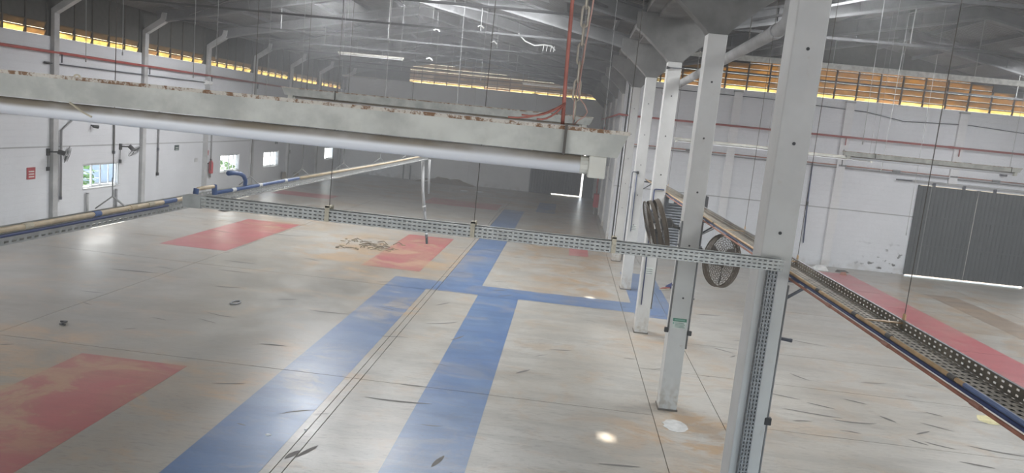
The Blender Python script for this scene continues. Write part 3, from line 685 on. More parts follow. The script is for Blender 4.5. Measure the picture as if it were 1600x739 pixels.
place_fixture(5.05, 11.0, 4.64, 'cream tube light hanging in the right bay in front of the end wall')
place_fixture(3.75, 19.0, 4.63, 'grey tube light behind the white columns in the right bay')
place_fixture(6.20, 19.0, 4.60, 'grey tube light in the right bay left of the cream one')
place_fixture(-1.3, 36.0, 6.55, 'small tube light under the roof above the far louvres')

# red rope, chain and cable that carry the near fixture
t = thing('red_rope', 'red rope running up from the near tube light beside a chain', 'rope', (-0.022, 1.75, 4.61))
MB().tube([(-0.020, 1.75, 4.612), (-0.024, 1.75, 4.72), (-0.030, 1.75, 5.0), (-0.06, 1.75, 6.5), (-0.1, 1.75, 7.95)], 0.0044, 8).build('rope', 'red_rope', t, smooth=True)
for (dx, dz) in ((-0.09, 0.012), (-0.055, 0.006), (-0.12, 0.004)):
    MB().tube(catenary((-0.018, 1.735, 4.66), (-0.022 + dx, 1.70, 4.612 + dz), 0.012, 6), 0.0022, 6).build('rope_end', 'red_rope', t, smooth=True)
t = thing('chain', 'beige steel chain holding up the near tube light', 'chain', (0.0, 1.75, 4.62))
lm = MB(); R1, H2 = 0.0075, 0.016
ring = [(R1 * math.cos(a), 0, H2 + R1 * math.sin(a)) for a in [i * math.pi / 6 for i in range(7)]] + [(R1 * math.cos(a), 0, -H2 + R1 * math.sin(a)) for a in [math.pi + i * math.pi / 6 for i in range(7)]]
lm.tube(ring, 0.0026, 6, closed=True)
l0 = lm.build('chain_link', 'chain_metal', t, smooth=True, local=True)
for i in range(34):
    l = l0 if i == 0 else l0.copy()
    if i: COL.objects.link(l); l.parent = t
    l.location = (0.004 + i * 0.00012, 0, 0.03 + i * 0.041); l.rotation_euler = (0, 0, 0.25 if i % 2 else 1.45)
MB().tube([(0.008, 1.75, 4.62 + 1.42), (-0.02, 1.75, 7.95)], 0.004, 5).build('drop_wire', 'chain_metal', t)
t = thing('looped_cable', 'thin brown twin cable with a loop hanging above the near tube light', 'cable', (0.02, 1.75, 4.61))
MB().tube([(0.006, 1.74, 4.613), (0.015, 1.74, 4.625), (0.028, 1.74, 4.634), (0.033, 1.74, 4.645), (0.026, 1.74, 4.66), (0.014, 1.74, 4.672), (0.008, 1.745, 4.69), (0.012, 1.75, 4.78), (0.024, 1.75, 4.95), (0.06, 1.75, 6.5), (0.1, 1.75, 7.9)], 0.0016, 6).build('cable', 'pink_cable', t, smooth=True)
MB().tube([(0.004, 1.74, 4.613), (0.001, 1.74, 4.66), (0.006, 1.75, 4.72), (0.017, 1.75, 4.86), (0.03, 1.75, 5.2), (0.09, 1.75, 7.9)], 0.0012, 5).build('cable', 'pink_cable', t, smooth=True)
t = tag(MB().tube([(-1.16, 1.69, 4.549), (-1.12, 1.68, 4.53), (-1.10, 1.68, 4.522)], 0.0025, 5).build('tie_wire', 'tape_beige'), 'pale tie wire poking down across the near tube at upper left', 'wire')
t = tag(MB().tube([(-1.15 + 0.008 * math.cos(a), 1.70, 4.606 + 0.008 * math.sin(a)) for a in [i * math.pi / 7 for i in range(14)]], 0.0022, 6, closed=True).build('hook_ring', 'tape_beige'), 'small round hook ring on top of the near tube light', 'hook')

# ------------------------------------------------------------------ perforated trays
t = thing('cable_tray', 'grey perforated cable tray crossing the hall from the blue pipe to the near column', 'cable tray', (-0.8, 7.53, 3.44))
m = MB(); L = 6.08; x0 = -3.86
m.plate_holes((x0, 7.47, 3.44), (1, 0, 0), (0, 0, 1), L, 0.11, 118, 3, 0.60, 0.36)
m.build('tray_channel', 'galvanised', t, solid=0.002)
m = MB(); m.plate_holes((x0, 7.59, 3.44), (1, 0, 0), (0, 0, 1), L, 0.11, 118, 3, 0.66, 0.5)
m.plate_holes((x0, 7.47, 3.44), (1, 0, 0), (0, 1, 0), L, 0.12, 118, 3, 0.6, 0.5)
m.build('tray_inside', 'tray_inner_shade', t, solid=0.002)
MB().box(x0, x0 + L, 7.46, 7.474, 3.548, 3.556).box(x0, x0 + L, 7.586, 7.60, 3.548, 3.556).build('edge_fold', 'galvanised', t)
MB().box(x0 - 0.03, x0 + 0.16, 7.455, 7.605, 3.43, 3.555).build('end_plate', 'galvanised', t)
for i, x in enumerate((-2.37, -0.87, 0.55)):
    h = MB().box(x - 0.022, x + 0.022, 7.452, 7.462, 3.44, 3.60).box(x - 0.022, x + 0.022, 7.452, 7.61, 3.585, 3.60).box(x - 0.022, x + 0.022, 7.60, 7.61, 3.44, 3.60).build('tray_clip', 'tape_beige', t)
    MB().tube([(x, 7.53, 3.60), (x + 0.02, 7.55, zb(x) + 0.43)], 0.004, 5).build('hanger_wire', 'wire_dark', h)
t = thing('cable_tray', 'perforated vertical tray running down the face of the nearest column', 'cable tray', (2.16, 7.58, 0.3))
m = MB()
m.plate_holes((2.105, 7.555, 0.3), (0, 0, 1), (1, 0, 0), 3.13, 0.095, 75, 3, 0.6, 0.4)
m.plate_holes((2.105, 7.555, 0.3), (0, 0, 1), (0, 1, 0), 3.13, 0.07, 75, 2, 0.6, 0.4)
m.plate_holes((2.20, 7.555, 0.3), (0, 0, 1), (0, 1, 0), 3.13, 0.07, 75, 2, 0.6, 0.4)
m.build('tray_channel', 'tray_grey', t, solid=0.002)
MB().box(2.108, 2.197, 7.600, 7.625, 0.3, 3.43).build('tray_back', 'grey_pipe', t)

# left tray along the hall with pipes on it
t = thing('cable_tray', 'long perforated tray with pipes running along the left of the hall', 'cable tray', (-4.13, 10, 3.40))
m = MB(); ya, yb = -2.0, 21.8; L = yb - ya; n = 300
m.plate_holes((-4.03, ya, 3.36), (0, 1, 0), (0, 0, 1), L, 0.09, n, 2, 0.6, 0.4)
m.plate_holes((-4.25, ya, 3.36), (0, 1, 0), (0, 0, 1), L, 0.09, n, 2, 0.6, 0.4)
m.plate_holes((-4.25, ya, 3.36), (0, 1, 0), (1, 0, 0), L, 0.22, n, 3, 0.55, 0.35)
m.build('tray_channel', 'galvanised', t, solid=0.002)
for y in (3.2, 6.65, 9.7, 11.65, 13.85, 16.6, 19.5):
    h = MB().bar((-4.27, y - 0.05, 3.46), (-4.15, y + .02, 3.58), 0.03, 0.010).bar((-4.01, y + 0.06, 3.46), (-4.15, y + .02, 3.58), 0.03, 0.010).build('hanger_clip', 'concrete_light', t)
    MB().tube([(-4.15, y + .02, 3.57), (-4.155, y + .02, 3.75)], 0.006, 6).build('hanger_eye', 'wire_steel', h)
    MB().tube([(-4.15, y + .02, 3.74), (-4.15, y + .02, zb(-4.15) + 0.43)], 0.004, 5).build('hanger_wire', 'wire_dark', h)
def pipe_run(name, label, pts, r, mat, fittings, cat='pipe', n=10):
    xs, ys, zs = zip(*pts); t = thing(name, label, cat, (pts[0][0], pts[0][1], min(zs)))
    MB().tube(pts, r, n).build('pipe', mat, t, smooth=True)
    for (a, b, rr, mm, nm) in fittings: MB().tube([a, b], rr, n).build(nm, mm, t, smooth=False)
    return t
X = -4.03
fit = []
for (y, mm) in ((3.6, 'tape_beige'), (4.5, 'blue_pipe'), (5.35, 'tape_beige'), (6.2, 'blue_pipe'), (6.75, 'beige_pipe'), (7.05, 'tape_beige')): fit.append(((X, y, 3.475), (X, y + 0.09, 3.475), 0.027, mm, 'pipe_coupling'))
fit.append(((X, 7.33, 3.475), (X, 7.58, 3.475), 0.0235, 'blue_pipe', 'blue_length'))
pipe_run('beige_pipe', 'beige pipe with blue couplings along the near part of the left tray', [(X, -2, 3.475), (X, 8.0, 3.475)], 0.022, 'beige_pipe', fit)
pipe_run('pipe_bridge', 'blue and beige pipe bridge stepping up where the two trays meet', [(X, 8.0, 3.475), (X, 8.02, 3.53), (X, 8.06, 3.555), (X, 8.42, 3.555), (X, 8.46, 3.53), (X, 8.48, 3.475)], 0.022, 'beige_pipe',
         [((X, 7.99, 3.45), (X, 8.02, 3.56), 0.031, 'blue_pipe', 'elbow'), ((X, 8.46, 3.46), (X, 8.44, 3.57), 0.031, 'blue_pipe', 'elbow')])
pipe_run('blue_pipe', 'blue pipe continuing along the left tray past the bridge', [(X, 8.48, 3.475), (X, 11.2, 3.475)], 0.022, 'blue_pipe', [((X, y, 3.475), (X, y + .1, 3.475), 0.026, 'white_plastic', 'pipe_coupling') for y in (8.9, 9.7, 10.6)])
pipe_run('beige_pipe', 'far beige pipe on the left tray sagging towards the far wall', [(X, 11.2, 3.475), (X, 14, 3.47), (X, 17, 3.465), (X, 21.8, 3.49)], 0.022, 'beige_pipe', [])
tag(MB().tube([(-4.06, 9.35, 3.49), (-4.06, 9.36, 3.56), (-4.06, 9.30, 3.62), (-4.06, 9.20, 3.655), (-4.06, 9.02, 3.675), (-4.06, 8.86, 3.68)], [0.026, 0.026, 0.026, 0.026, 0.027, 0.030], 10).build('hooked_pipe', 'blue_pipe', smooth=True), 'blue pipe bent into a hook above the left tray', 'pipe')
pipe_run('blue_pipe', 'thin dark blue pipe slung under the near beige pipe', [(-4.012, -2, 3.435), (-4.012, 7.4, 3.435)], 0.012, 'navy_pipe', [])
# conduits dropping from the far end of the left tray
t = thing('hanging_conduit', 'grey conduit dangling from the end of the left tray over the red patch', 'conduit', (-4.0, 21.8, 0.88))
MB().tube([(-4.18, 21.78, 3.35), (-4.10, 21.78, 2.4), (-4.01, 21.8, 1.84)], 0.045, 10).build('upper_length', 'concrete_light', t, smooth=True)
MB().tube([(-4.01, 21.8, 1.86), (-3.94, 21.8, 1.46), (-3.88, 21.8, 1.05)], 0.04, 10).build('lower_length', 'grey_pipe', t, smooth=True)
MB().tube([(-3.88, 21.8, 1.06), (-3.86, 21.8, 0.88)], 0.036, 10).build('plug', 'sign_dark', t)
MB().tube([(-4.045, 21.8, 2.0), (-4.03, 21.8, 1.96)], 0.058, 10).build('band', 'white_plastic', t)
MB().tube([(-3.90, 21.8, 1.2), (-3.895, 21.8, 1.16)], 0.045, 10).build('band', 'white_plastic', t)
t = thing('hanging_conduit', 'short pale conduit beside the dangling one at the left tray end', 'conduit', (-3.96, 21.85, 2.36))
MB().tube([(-3.99, 21.85, 3.36), (-3.98, 21.85, 2.98), (-3.94, 21.85, 2.36)], 0.035, 10).build('conduit', 'concrete_light', t, smooth=True)
MB().tube([(-4.08, 21.84, 2.72), (-3.96, 21.85, 2.74)], 0.015, 6).build('spacer', 'grey_pipe', t)

# right tray along the columns
t = thing('cable_tray', 'dusty brown perforated tray running past the columns in the right bay', 'cable tray', (2.56, 10, 3.35))
m = MB(); ya, yb = 0.5, 23.2; L = yb - ya; n = 300
m.plate_holes((2.42, ya, 3.35), (0, 1, 0), (1, 0, 0), L, 0.26, n, 6, 0.45, 0.5)
m.plate_holes((2.68, ya, 3.35), (0, 1, 0), (0, 0, 1), L, 0.07, n, 2, 0.4, 0.36)
m.plate_holes((2.42, ya, 3.35), (0, 1, 0), (0, 0, 1), L, 0.04, n, 1, 0.5, 0.4)
m.build('tray_channel', 'galvanised_dusty', t, solid=0.002)
MB().box(2.675, 2.695, ya, yb, 3.418, 3.424).build('edge_fold', 'tray_grey', t)
MB().box(2.425, 2.675, ya, yb, 3.338, 3.342).build('added_dark_sheet', 'wire_dark', t)  # dark sheet added under the perforations so the holes look shaded
for y in (3.2, 5.85, 8.6, 11.2, 15.2, 20.0):
    c = MB().box(2.40, 2.70, y - 0.02, y + 0.02, 3.392, 3.40).box(2.69, 2.70, y - .02, y + .02, 3.35, 3.47).build('tray_clip', 'orange_pipe', t)
    MB().tube([(2.695, y, 3.47), (2.70, y, zb(2.75) + 0.2)], 0.0035, 5).build('hanger_wire', 'wire_dark', c)
for k in (0, 1, 3):
    y = FY[k] + 0.17
    b = MB().bar((2.34, y, 3.31), (2.72, y, 3.31), 0.04, 0.04).build('wall_bracket', 'dark_pipe', t)
    MB().bar((2.34, y, 3.08), (2.62, y, 3.29), 0.025, 0.025).build('bracket_strut', 'dark_pipe', b)
fit = [((2.405, y, 3.385), (2.405, y + 0.08, 3.385), 0.018, 'wire_dark', 'pipe_coupling') for y in (4.45, 5.35, 6.0, 6.9, 9.2, 12.0)] + [((2.405, 1.0, 3.385), (2.405, 4.35, 3.385), 0.0155, 'blue_pipe', 'blue_length')]
pipe_run('orange_pipe', 'orange pipe lying along the upper edge of the right tray', [(2.405, 0.5, 3.385), (2.405, 23, 3.385)], 0.014, 'orange_pipe', fit)
pipe_run('rust_pipe', 'reddish pipe along the lower edge of the right tray', [(2.372, 0.5, 3.335), (2.372, 20, 3.335)], 0.012, 'rust_pipe', [((2.372, y, 3.335), (2.372, y + 0.10, 3.335), 0.016, 'rust_pipe', 'pipe_coupling') for y in (4.1, 5.3, 6.5, 8.8)])
pipe_run('purple_pipe', 'thin dark pipe between the orange and reddish pipes of the right tray', [(2.39, 0.5, 3.36), (2.39, 20, 3.36)], 0.011, 'navy_pipe', [])
t = thing('short_bracket', 'short dark bracket arm sticking out of the nearest column', 'bracket', (2.40, 7.75, 2.7))
MB().bar((2.335, 7.78, 2.70), (2.47, 7.70, 2.705), 0.035, 0.03).build('arm', 'dark_pipe', t); MB().cyl((2.46, 7.706, 2.705), (0.85, -0.5, 0), 0.02, 0.03, 10).build('tip', 'dark_pipe', t)

# ------------------------------------------------------------------ conduits and signs on the columns
def conduit(label, pts, r, mat, sockets=(), clips=()):
    t = thing('column_conduit', label, 'conduit', pts[-1])
    MB().tube(pts, r, 8).build('conduit', mat, t, smooth=True)
    for p in sockets: MB().box(p[0] - .035, p[0] + .035, p[1] - .04, p[1] + .02, p[2] - .05, p[2] + .03).build('socket_box', 'black_plastic', t, bevel=0.008)
    for p in clips: MB().box(p[0] - .03, p[0] + .03, p[1] - .02, p[1] + .02, p[2] - .012, p[2] + .012).build('clip', 'grey_pipe', t)
    return t
y = FY[1]
conduit('grey conduit down the left side of the green-notice column with a dark socket', [(2.015, y + 0.03, 3.3), (2.015, y + 0.03, 1.46)], 0.015, 'grey_pipe', [(1.985, y + 0.0, 1.44)], [(2.015, y + .03, z) for z in (2.9, 2.2)])
conduit('grey conduit down the right side of the green-notice column', [(2.358, y + 0.03, 3.3), (2.358, y + 0.03, 1.12)], 0.015, 'grey_pipe', [(2.375, y + 0.0, 1.42)], [(2.358, y + .03, z) for z in (2.9, 2.0)])
y = FY[2]
conduit('dark blue conduit with a right-angle bend on the third column', [(2.30, y - 0.02, 3.46), (2.10, y - 0.02, 3.46), (2.075, y - .02, 3.44), (2.08, y - .02, 3.2), (2.11, y - 0.02, 0.70)], 0.014, 'navy_pipe', [], [(2.10, y - .01, 1.9)])
conduit('thin grey conduit at the right edge of the third column', [(2.355, y + 0.02, 3.3), (2.355, y + 0.02, 0.62)], 0.014, 'grey_pipe', [], [(2.355, y + 0.02, 0.64)])
y = FY[3]
conduit('dark conduit looping over the left edge of the fourth column', [(2.10, y - 0.02, 3.58), (1.98, y - .02, 3.58), (1.96, y - .02, 3.55), (1.96, y - 0.02, 0.9)], 0.016, 'dark_pipe', [(2.12, y - .02, 3.58)])
conduit('thin blue conduit on the face of the fourth column', [(2.10, y - 0.015, 3.52), (2.12, y - 0.015, 1.8)], 0.012, 'navy_pipe')
y = FY[0]
conduit('thin dark conduit along the right edge of the nearest column', [(2.352, y + 0.02, 3.28), (2.352, y + 0.02, 0.2)], 0.010, 'grey_pipe', [(2.352, y + 0.03, 1.85)])
y = FY[1]
t = thing('notice_sign', 'small green and white notice on the second column', 'sign', (2.19, y, 1.47))
MB().box(2.075, 2.305, y - 0.006, y - 0.001, 1.47, 1.645).build('board', 'sign_pale', t)
MB().box(2.075, 2.305, y - 0.008, y - 0.006, 1.59, 1.645).build('header_band', 'sign_green', t); MB().box(2.10, 2.275, y - 0.010, y - 0.008, 1.608, 1.628).build('header_line', 'sign_mint', t)
for i in range(4): MB().box(2.115, 2.285 - 0.02 * (i % 2), y - 0.008, y - 0.006, 1.49 + i * 0.023, 1.497 + i * 0.023).build('text_line', 'sign_green', t)
MB().box(2.08, 2.10, y - 0.008, y - 0.006, 1.54, 1.575).build('pictogram', 'sign_mint', t)
for (y, lab, xa, xb, z) in ((FY[2], 'small faded striped notice on the third column', 2.08, 2.28, 1.56), (FY[3], 'small faded striped notice on the fourth column', 2.10, 2.27, 1.95)):
    t = thing('notice_sign', lab, 'sign', ((xa + xb) / 2, y, z - 0.12)); MB().box(xa, xb, y - 0.004, y - 0.001, z - 0.12, z + 0.05).build('board', 'sign_pale', t)
    for i in range(3): MB().box(xa + .01, xb - .01, y - 0.006, y - 0.004, z - 0.10 + i * 0.05, z - 0.085 + i * 0.05).build('text_line', 'grey_pipe', t)
for nm, lab, x, y, z in (('wall_hook', 'tiny dark lamp bracket near the head of the third column', 2.06, FY[2], 6.22),):
    t = thing(nm, lab, 'bracket', (x, y - .05, z)); MB().tube([(x - .06, y - .06, z), (x + .02, y - .05, z)], [0.04, 0.015], 8).build('bulb', 'black_plastic', t); MB().tube([(x + .02, y - .05, z), (x + .30, y - .03, z + .01)], 0.012, 6).build('arm', 'dark_pipe', t)

# white drain pipe slung beside the column heads
t = thing('drain_pipe', 'thick pale drain pipe running between the column heads in the right bay', 'pipe', (2.75, 15, 6.0))
MB().tube([(2.62, 10.4, 7.2), (2.70, 10.45, 6.6), (2.75, 10.7, 6.33), (2.75, 11.1, 6.28), (2.75, 24.0, 6.05)], 0.095, 12).build('pipe', 'concrete_light', t, smooth=True)
for y_ in (11.2, 16.5, 21.5): MB().cyl((2.75, y_, 6.28 - (y_ - 11.1) * 0.0178), (0, 1, -0.018), 0.112, 0.16, 12).build('coupling', 'concrete_light', t)
for y_ in (13.0, 18.0): MB().tube([(2.75, y_, 6.25 - (y_ - 11.1) * 0.0178), (2.75, y_, 7.42)], 0.01, 5).build('hanger_strap', 'wire_dark', t)

# ------------------------------------------------------------------ fans
def big_fan(label, loc, axis, mount, R=0.42, D=0.22, bands=True):
    t = thing('industrial_fan', label, 'fan', loc, 'industrial fans on the columns')
    q = Vector(axis).to_track_quat('Y', 'Z')          # local +Y = direction of the air
    W = lambda x, y, z: Vector(loc) + q @ Vector((x, y, z))
    circ = lambda r, y, n=36: [W(r * math.cos(2 * math.pi * i / n), y, r * math.sin(2 * math.pi * i / n)) for i in range(n)]
    m = MB()
    for r_, y in ((R, D / 2), (R, -D / 2)): m.tube(circ(r_, y), 0.012, 5, closed=True)
    m.build('rim', 'fan_cage', t, smooth=True)
    bandm = MB(); n = 36
    for i in range(n):
        a, b = 2 * math.pi * i / n, 2 * math.pi * (i + 1) / n
        for (y0_, y1_) in (((-D * 0.45, -D * 0.20), (D * 0.02, D * 0.27)) if bands else ((-D * 0.3, D * 0.3),)):
            bandm.quad(W(R * math.cos(a), y0_, R * math.sin(a)), W(R * math.cos(b), y0_, R * math.sin(b)), W(R * math.cos(b), y1_, R * math.sin(b)), W(R * math.cos(a), y1_, R * math.sin(a)))
    bandm.build('drum_band', 'fan_cage', t, solid=0.004)
    for sgn, nm in ((1, 'front_grille'), (-1, 'rear_grille')):
        m = MB()
        for j in range(1, 10):
            rr = R * (0.14 + 0.86 * j / 10); m.tube(circ(rr, sgn * (D / 2 + 0.05 * (1 - (rr / R) ** 2)), 28), 0.0035, 4, closed=True)
        for i in range(30):
            a = 2 * math.pi * i / 30; c, s_ = math.cos(a), math.sin(a)
            m.tube([W(0.06 * c, sgn * (D / 2 + 0.05), 0.06 * s_), W(R * .6 * c, sgn * (D / 2 + 0.032), R * .6 * s_), W(R * c, sgn * D / 2, R * s_)], 0.003, 3)
        m.build(nm, 'fan_cage', t)
    MB().tube([W(0, D / 2 + .05, 0), W(0, D / 2 + .065, 0)], 0.07, 14).build('badge', 'fan_body', t)
    MB().tube([W(0, -D / 2 - 0.16, 0), W(0, -D / 2 - 0.14, 0), W(0, -D / 2 + 0.02, 0)], [0.06, 0.085, 0.085], 14).build('motor', 'fan_body', t, smooth=False)
    for i in range(3):
        a0 = 2 * math.pi * i / 3 + 0.4; m = MB(); pr_ = None
        for j in range(6):
            rr = 0.06 + (R * 0.88 - 0.06) * j / 5; w = 0.07 + 0.06 * math.sin(math.pi * j / 5.0 * 0.8)
            a = a0 + 0.25 * j / 5; tw = 0.05 * (1 - 0.5 * j / 5)
            c1 = W(rr * math.cos(a - w / 2 / max(rr, .15)), -tw, rr * math.sin(a - w / 2 / max(rr, .15))); c2 = W(rr * math.cos(a + w / 2 / max(rr, .15)), tw, rr * math.sin(a + w / 2 / max(rr, .15)))
            if pr_: m.quad(pr_[0], pr_[1], c2, c1)
            pr_ = (c1, c2)
        m.build('blade', 'fan_body', t, solid=0.004)
    e = W(0, -D / 2 - 0.13, 0); mt = Vector(mount)
    MB().tube([e, e.lerp(mt, 0.5) + Vector((0, 0, -0.02)), mt], 0.025, 8).build('arm', 'fan_body', t, smooth=True)
    MB().box(mt.x - .012, mt.x + .012, mt.y - .06, mt.y + .06, mt.z - .10, mt.z + .10).build('mount_plate', 'concrete_light', t)
big_fan('brown caged fan seen edge-on left of the green-notice column', (1.57, 12.50, 3.20), (-0.95, -0.06, -0.29), (2.02, 12.82, 3.15))
big_fan('brown caged fan seen face-on right of the green-notice column', (2.64, 12.15, 2.78), (0.66, -0.74, 0.08), (2.352, 12.82, 2.9), 0.42, 0.10, False)
def wall_fan(label, loc, axis):
    t = thing('wall_fan', label, 'fan', loc, 'small fans on the left wall'); q = Vector(axis).to_track_quat('Y', 'Z'); R = 0.27
    W = lambda x, y, z: Vector(loc) + q @ Vector((x, y, z))
    circ = lambda r, y, n=24: [W(r * math.cos(2 * math.pi * i / n), y, r * math.sin(2 * math.pi * i / n)) for i in range(n)]
    m = MB(); m.tube(circ(R, 0), 0.010, 4, closed=True)
    for rr in (0.22, 0.15): m.tube(circ(rr, 0.06), 0.004, 3, closed=True); m.tube(circ(rr, -0.06), 0.004, 3, closed=True)
    for i in range(18):
        a = 2 * math.pi * i / 18
        for sg in (1, -1): m.tube([W(0.05 * math.cos(a), sg * .08, .05 * math.sin(a)), W(R * math.cos(a), 0, R * math.sin(a))], 0.003, 3)
    m.build('cage', 'grey_pipe', t)
    MB().tube([W(0, -0.26, 0), W(0, -0.05, 0)], 0.075, 12).build('motor', 'black_plastic', t)
    for i in range(3):
        a = 2 * math.pi * i / 3 + .3
        MB().quad(W(.05 * math.cos(a - .4), -.02, .05 * math.sin(a - .4)), W(.23 * math.cos(a - .3), -.02, .23 * math.sin(a - .3)), W(.23 * math.cos(a + .35), .03, .23 * math.sin(a + .35)), W(.05 * math.cos(a + .4), .02, .05 * math.sin(a + .4))).build('blade', 'sign_dark', t, solid=0.004)
    e = W(0, -0.22, 0); MB().tube([e, (XL + 0.02, e.y - 0.08, e.z - 0.02)], 0.025, 8).build('arm', 'black_plastic', t)
    MB().box(XL, XL + 0.05, e.y - 0.14, e.y - 0.02, e.z - 0.14, e.z + 0.08).build('wall_plate', 'black_plastic', t)
    MB().box(XL, XL + 0.04, e.y - 0.14, e.y - 0.02, e.z - 0.62, e.z - 0.50).build('control_box', 'black_plastic', t)
    MB().tube([(XL + .02, e.y - .08, e.z - .14), (XL + .02, e.y - .08, e.z - .52)], 0.008, 5).build('cord', 'black_plastic', t)
wall_fan('black wall fan beside the long vertical conduit left of the nearest window', (-15.75, 22.85, 2.28), (0.75, 0.60, -0.28))
wall_fan('black wall fan right of the nearest window on the left wall', (-15.75, 26.6, 2.28), (0.66, 0.10, -0.60))
wall_fan('black wall fan at the left edge of the view', (-15.8, 19.6, 2.3), (0.75, 0.6, -0.25))

# ------------------------------------------------------------------ evaporative cooler behind the second column
t = thing('air_cooler', 'grey slatted air cooler hanging behind the second column', 'air cooler', (2.8, 18.1, 2.12))
MB().box(2.37, 3.22, 17.74, 18.5, 2.12, 3.27).build('casing', 'cooler_grey', t, bevel=0.01)
for i in range(17):
    z = 2.18 + i * 0.064; MB().hexa([(2.40, 17.68, z), (3.19, 17.68, z), (3.19, 17.74, z + 0.035), (2.40, 17.74, z + 0.035), (2.40, 17.68, z + .008), (3.19, 17.68, z + .008), (3.19, 17.74, z + 0.043), (2.40, 17.74, z + 0.043)]).build('slat', 'cooler_grey', t)
MB().box(2.44, 2.56, 17.665, 17.68, 3.17, 3.27).build('name_plate', 'aluminium', t)
MB().box(3.22, 3.36, 17.78, 18.2, 3.1, 3.40).build('control_box', 'black_plastic', t)
t = thing('support_rail', 'dark vertical perforated rail behind the second column', 'rail', (2.55, 13.9, 2.2))
m = MB(); m.plate_holes((2.50, 13.9, 2.2), (0, 0, 1), (1, 0, 0), 1.15, 0.05, 22, 1, 0.5, 0.5); m.build('rail', 'grey_pipe', t, solid=0.003); MB().box(2.56, 2.58, 13.9, 13.93, 2.2, 3.34).build('flange', 'dark_pipe', t); MB().tube([(2.57, 13.9, 2.95), (2.80, 13.8, 3.12)], 0.012, 6).build('stay', 'grey_pipe', t)

# ------------------------------------------------------------------ pipes, conduits and small things on the walls
pipe_run('red_pipe', 'dark red fire pipe high along the left wall', [(XL + 0.10, YF, 5.41), (XL + 0.10, YB, 5.41)], 0.045, 'red_pipe', [((XL + .1, FY[k] + .45, 5.38), (XL + .1, FY[k] + .45, 5.12), 0.025, 'dark_pipe', 'drop_bracket') for k in range(2, 9)])
pipe_run('red_pipe', 'red fire pipe along the middle wall beyond the last free column', [(1.95, YR + 18, 5.52), (1.95, YR - 0.2, 5.48), (2.42, YR - 0.2, 5.46)], 0.042, 'red_pipe', [])
pipe_run('red_pipe', 'red fire pipe along the bright right end wall', [(2.42, YR - 0.2, 5.46), (XR, YR - 0.2, 5.46)], 0.042, 'red_pipe', [((x, YR - .2, 5.46), (x, YR - .2, 5.12), 0.022, 'red_pipe', 'drop_bracket') for x in (11.3, 15.85)] + [((x, YR - .2, 5.46), (x + .2, YR - .2, 5.46), 0.055, 'red_pipe', 'pipe_coupling') for x in (15.4, 8.2)])
pipe_run('red_pipe', 'red fire pipe across the far end wall', [(-6, YB - 0.1, 4.72), (1.7, YB - 0.1, 4.72)], 0.045, 'red_pipe', [])
pipe_run('red_pipe', 'red standpipe in the far right corner of the main bay', [(1.95, 45.2, 5.5), (1.95, 45.1, 2.6), (1.9, 44.3, 2.2), (1.89, 43.8, 1.15)], 0.05, 'red_pipe', [])
pipe_run('conduit_pair', 'upper thin conduit of the pair across the right end wall', [(2.4, YR - .08, 4.30), (XR, YR - .08, 4.28)], 0.022, 'rust_pipe', [((x, YR - .09, 4.28), (x + .3, YR - .09, 4.28), 0.05, 'grey_pipe', 'junction_box') for x in (4.9, 11.2, 13.4, 15.7, 17.4)], 'conduit')
pipe_run('conduit_pair', 'lower thin conduit of the pair across the right end wall', [(2.4, YR - .08, 4.20), (XR, YR - .08, 4.18)], 0.022, 'grey_pipe', [], 'conduit')
pipe_run('drop_conduit', 'long navy conduit dropping down the right end wall from the twin conduits', [(10.15, YR - .06, 4.28), (10.2, YR - .06, 2.6), (10.28, YR - .06, 0.9)], 0.028, 'navy_pipe', [((10.2, YR - .06, 2.65), (10.2, YR - .06, 2.50), 0.045, 'black_plastic', 'pipe_coupling')], 'conduit')
pipe_run('drop_conduit', 'thin dark conduit on the right end wall seen between the columns', [(8.5, YR - .05, 4.2), (8.52, YR - .05, 1.0)], 0.02, 'dark_pipe', [], 'conduit')
pipe_run('drop_conduit', 'short hook conduit under the cream tube light on the right end wall', [(11.3, YR - .15, 4.95), (11.32, YR - .15, 4.25)], 0.02, 'grey_pipe', [], 'conduit')
pipe_run('wall_cable', 'thin dark cable sagging under the amber louvres of the right bay', [(3, YR - .05, 6.72), (8, YR - .05, 6.7), (12, YR - .05, 6.55), (13.5, YR - .05, 6.32), (16, YR - .05, 6.42), (XR, YR - .05, 6.2)], 0.02, 'dark_pipe', [], 'cable', 6)
for x, z, lab in ((17.8, 4.6, 'small black box on the right end wall above the grey door'), (16.3, 4.82, 'grey floodlight bracket on the right end wall')):
    t = thing('wall_box', lab, 'box', (x, YR - .05, z - .1)); MB().box(x - .13, x + .13, YR - .12, YR, z - .09, z + .09).build('casing', 'dark_pipe', t, bevel=0.01); MB().box(x - .05, x + .05, YR - .17, YR - .12, z - .05, z + .05).build('cover', 'grey_pipe', t)
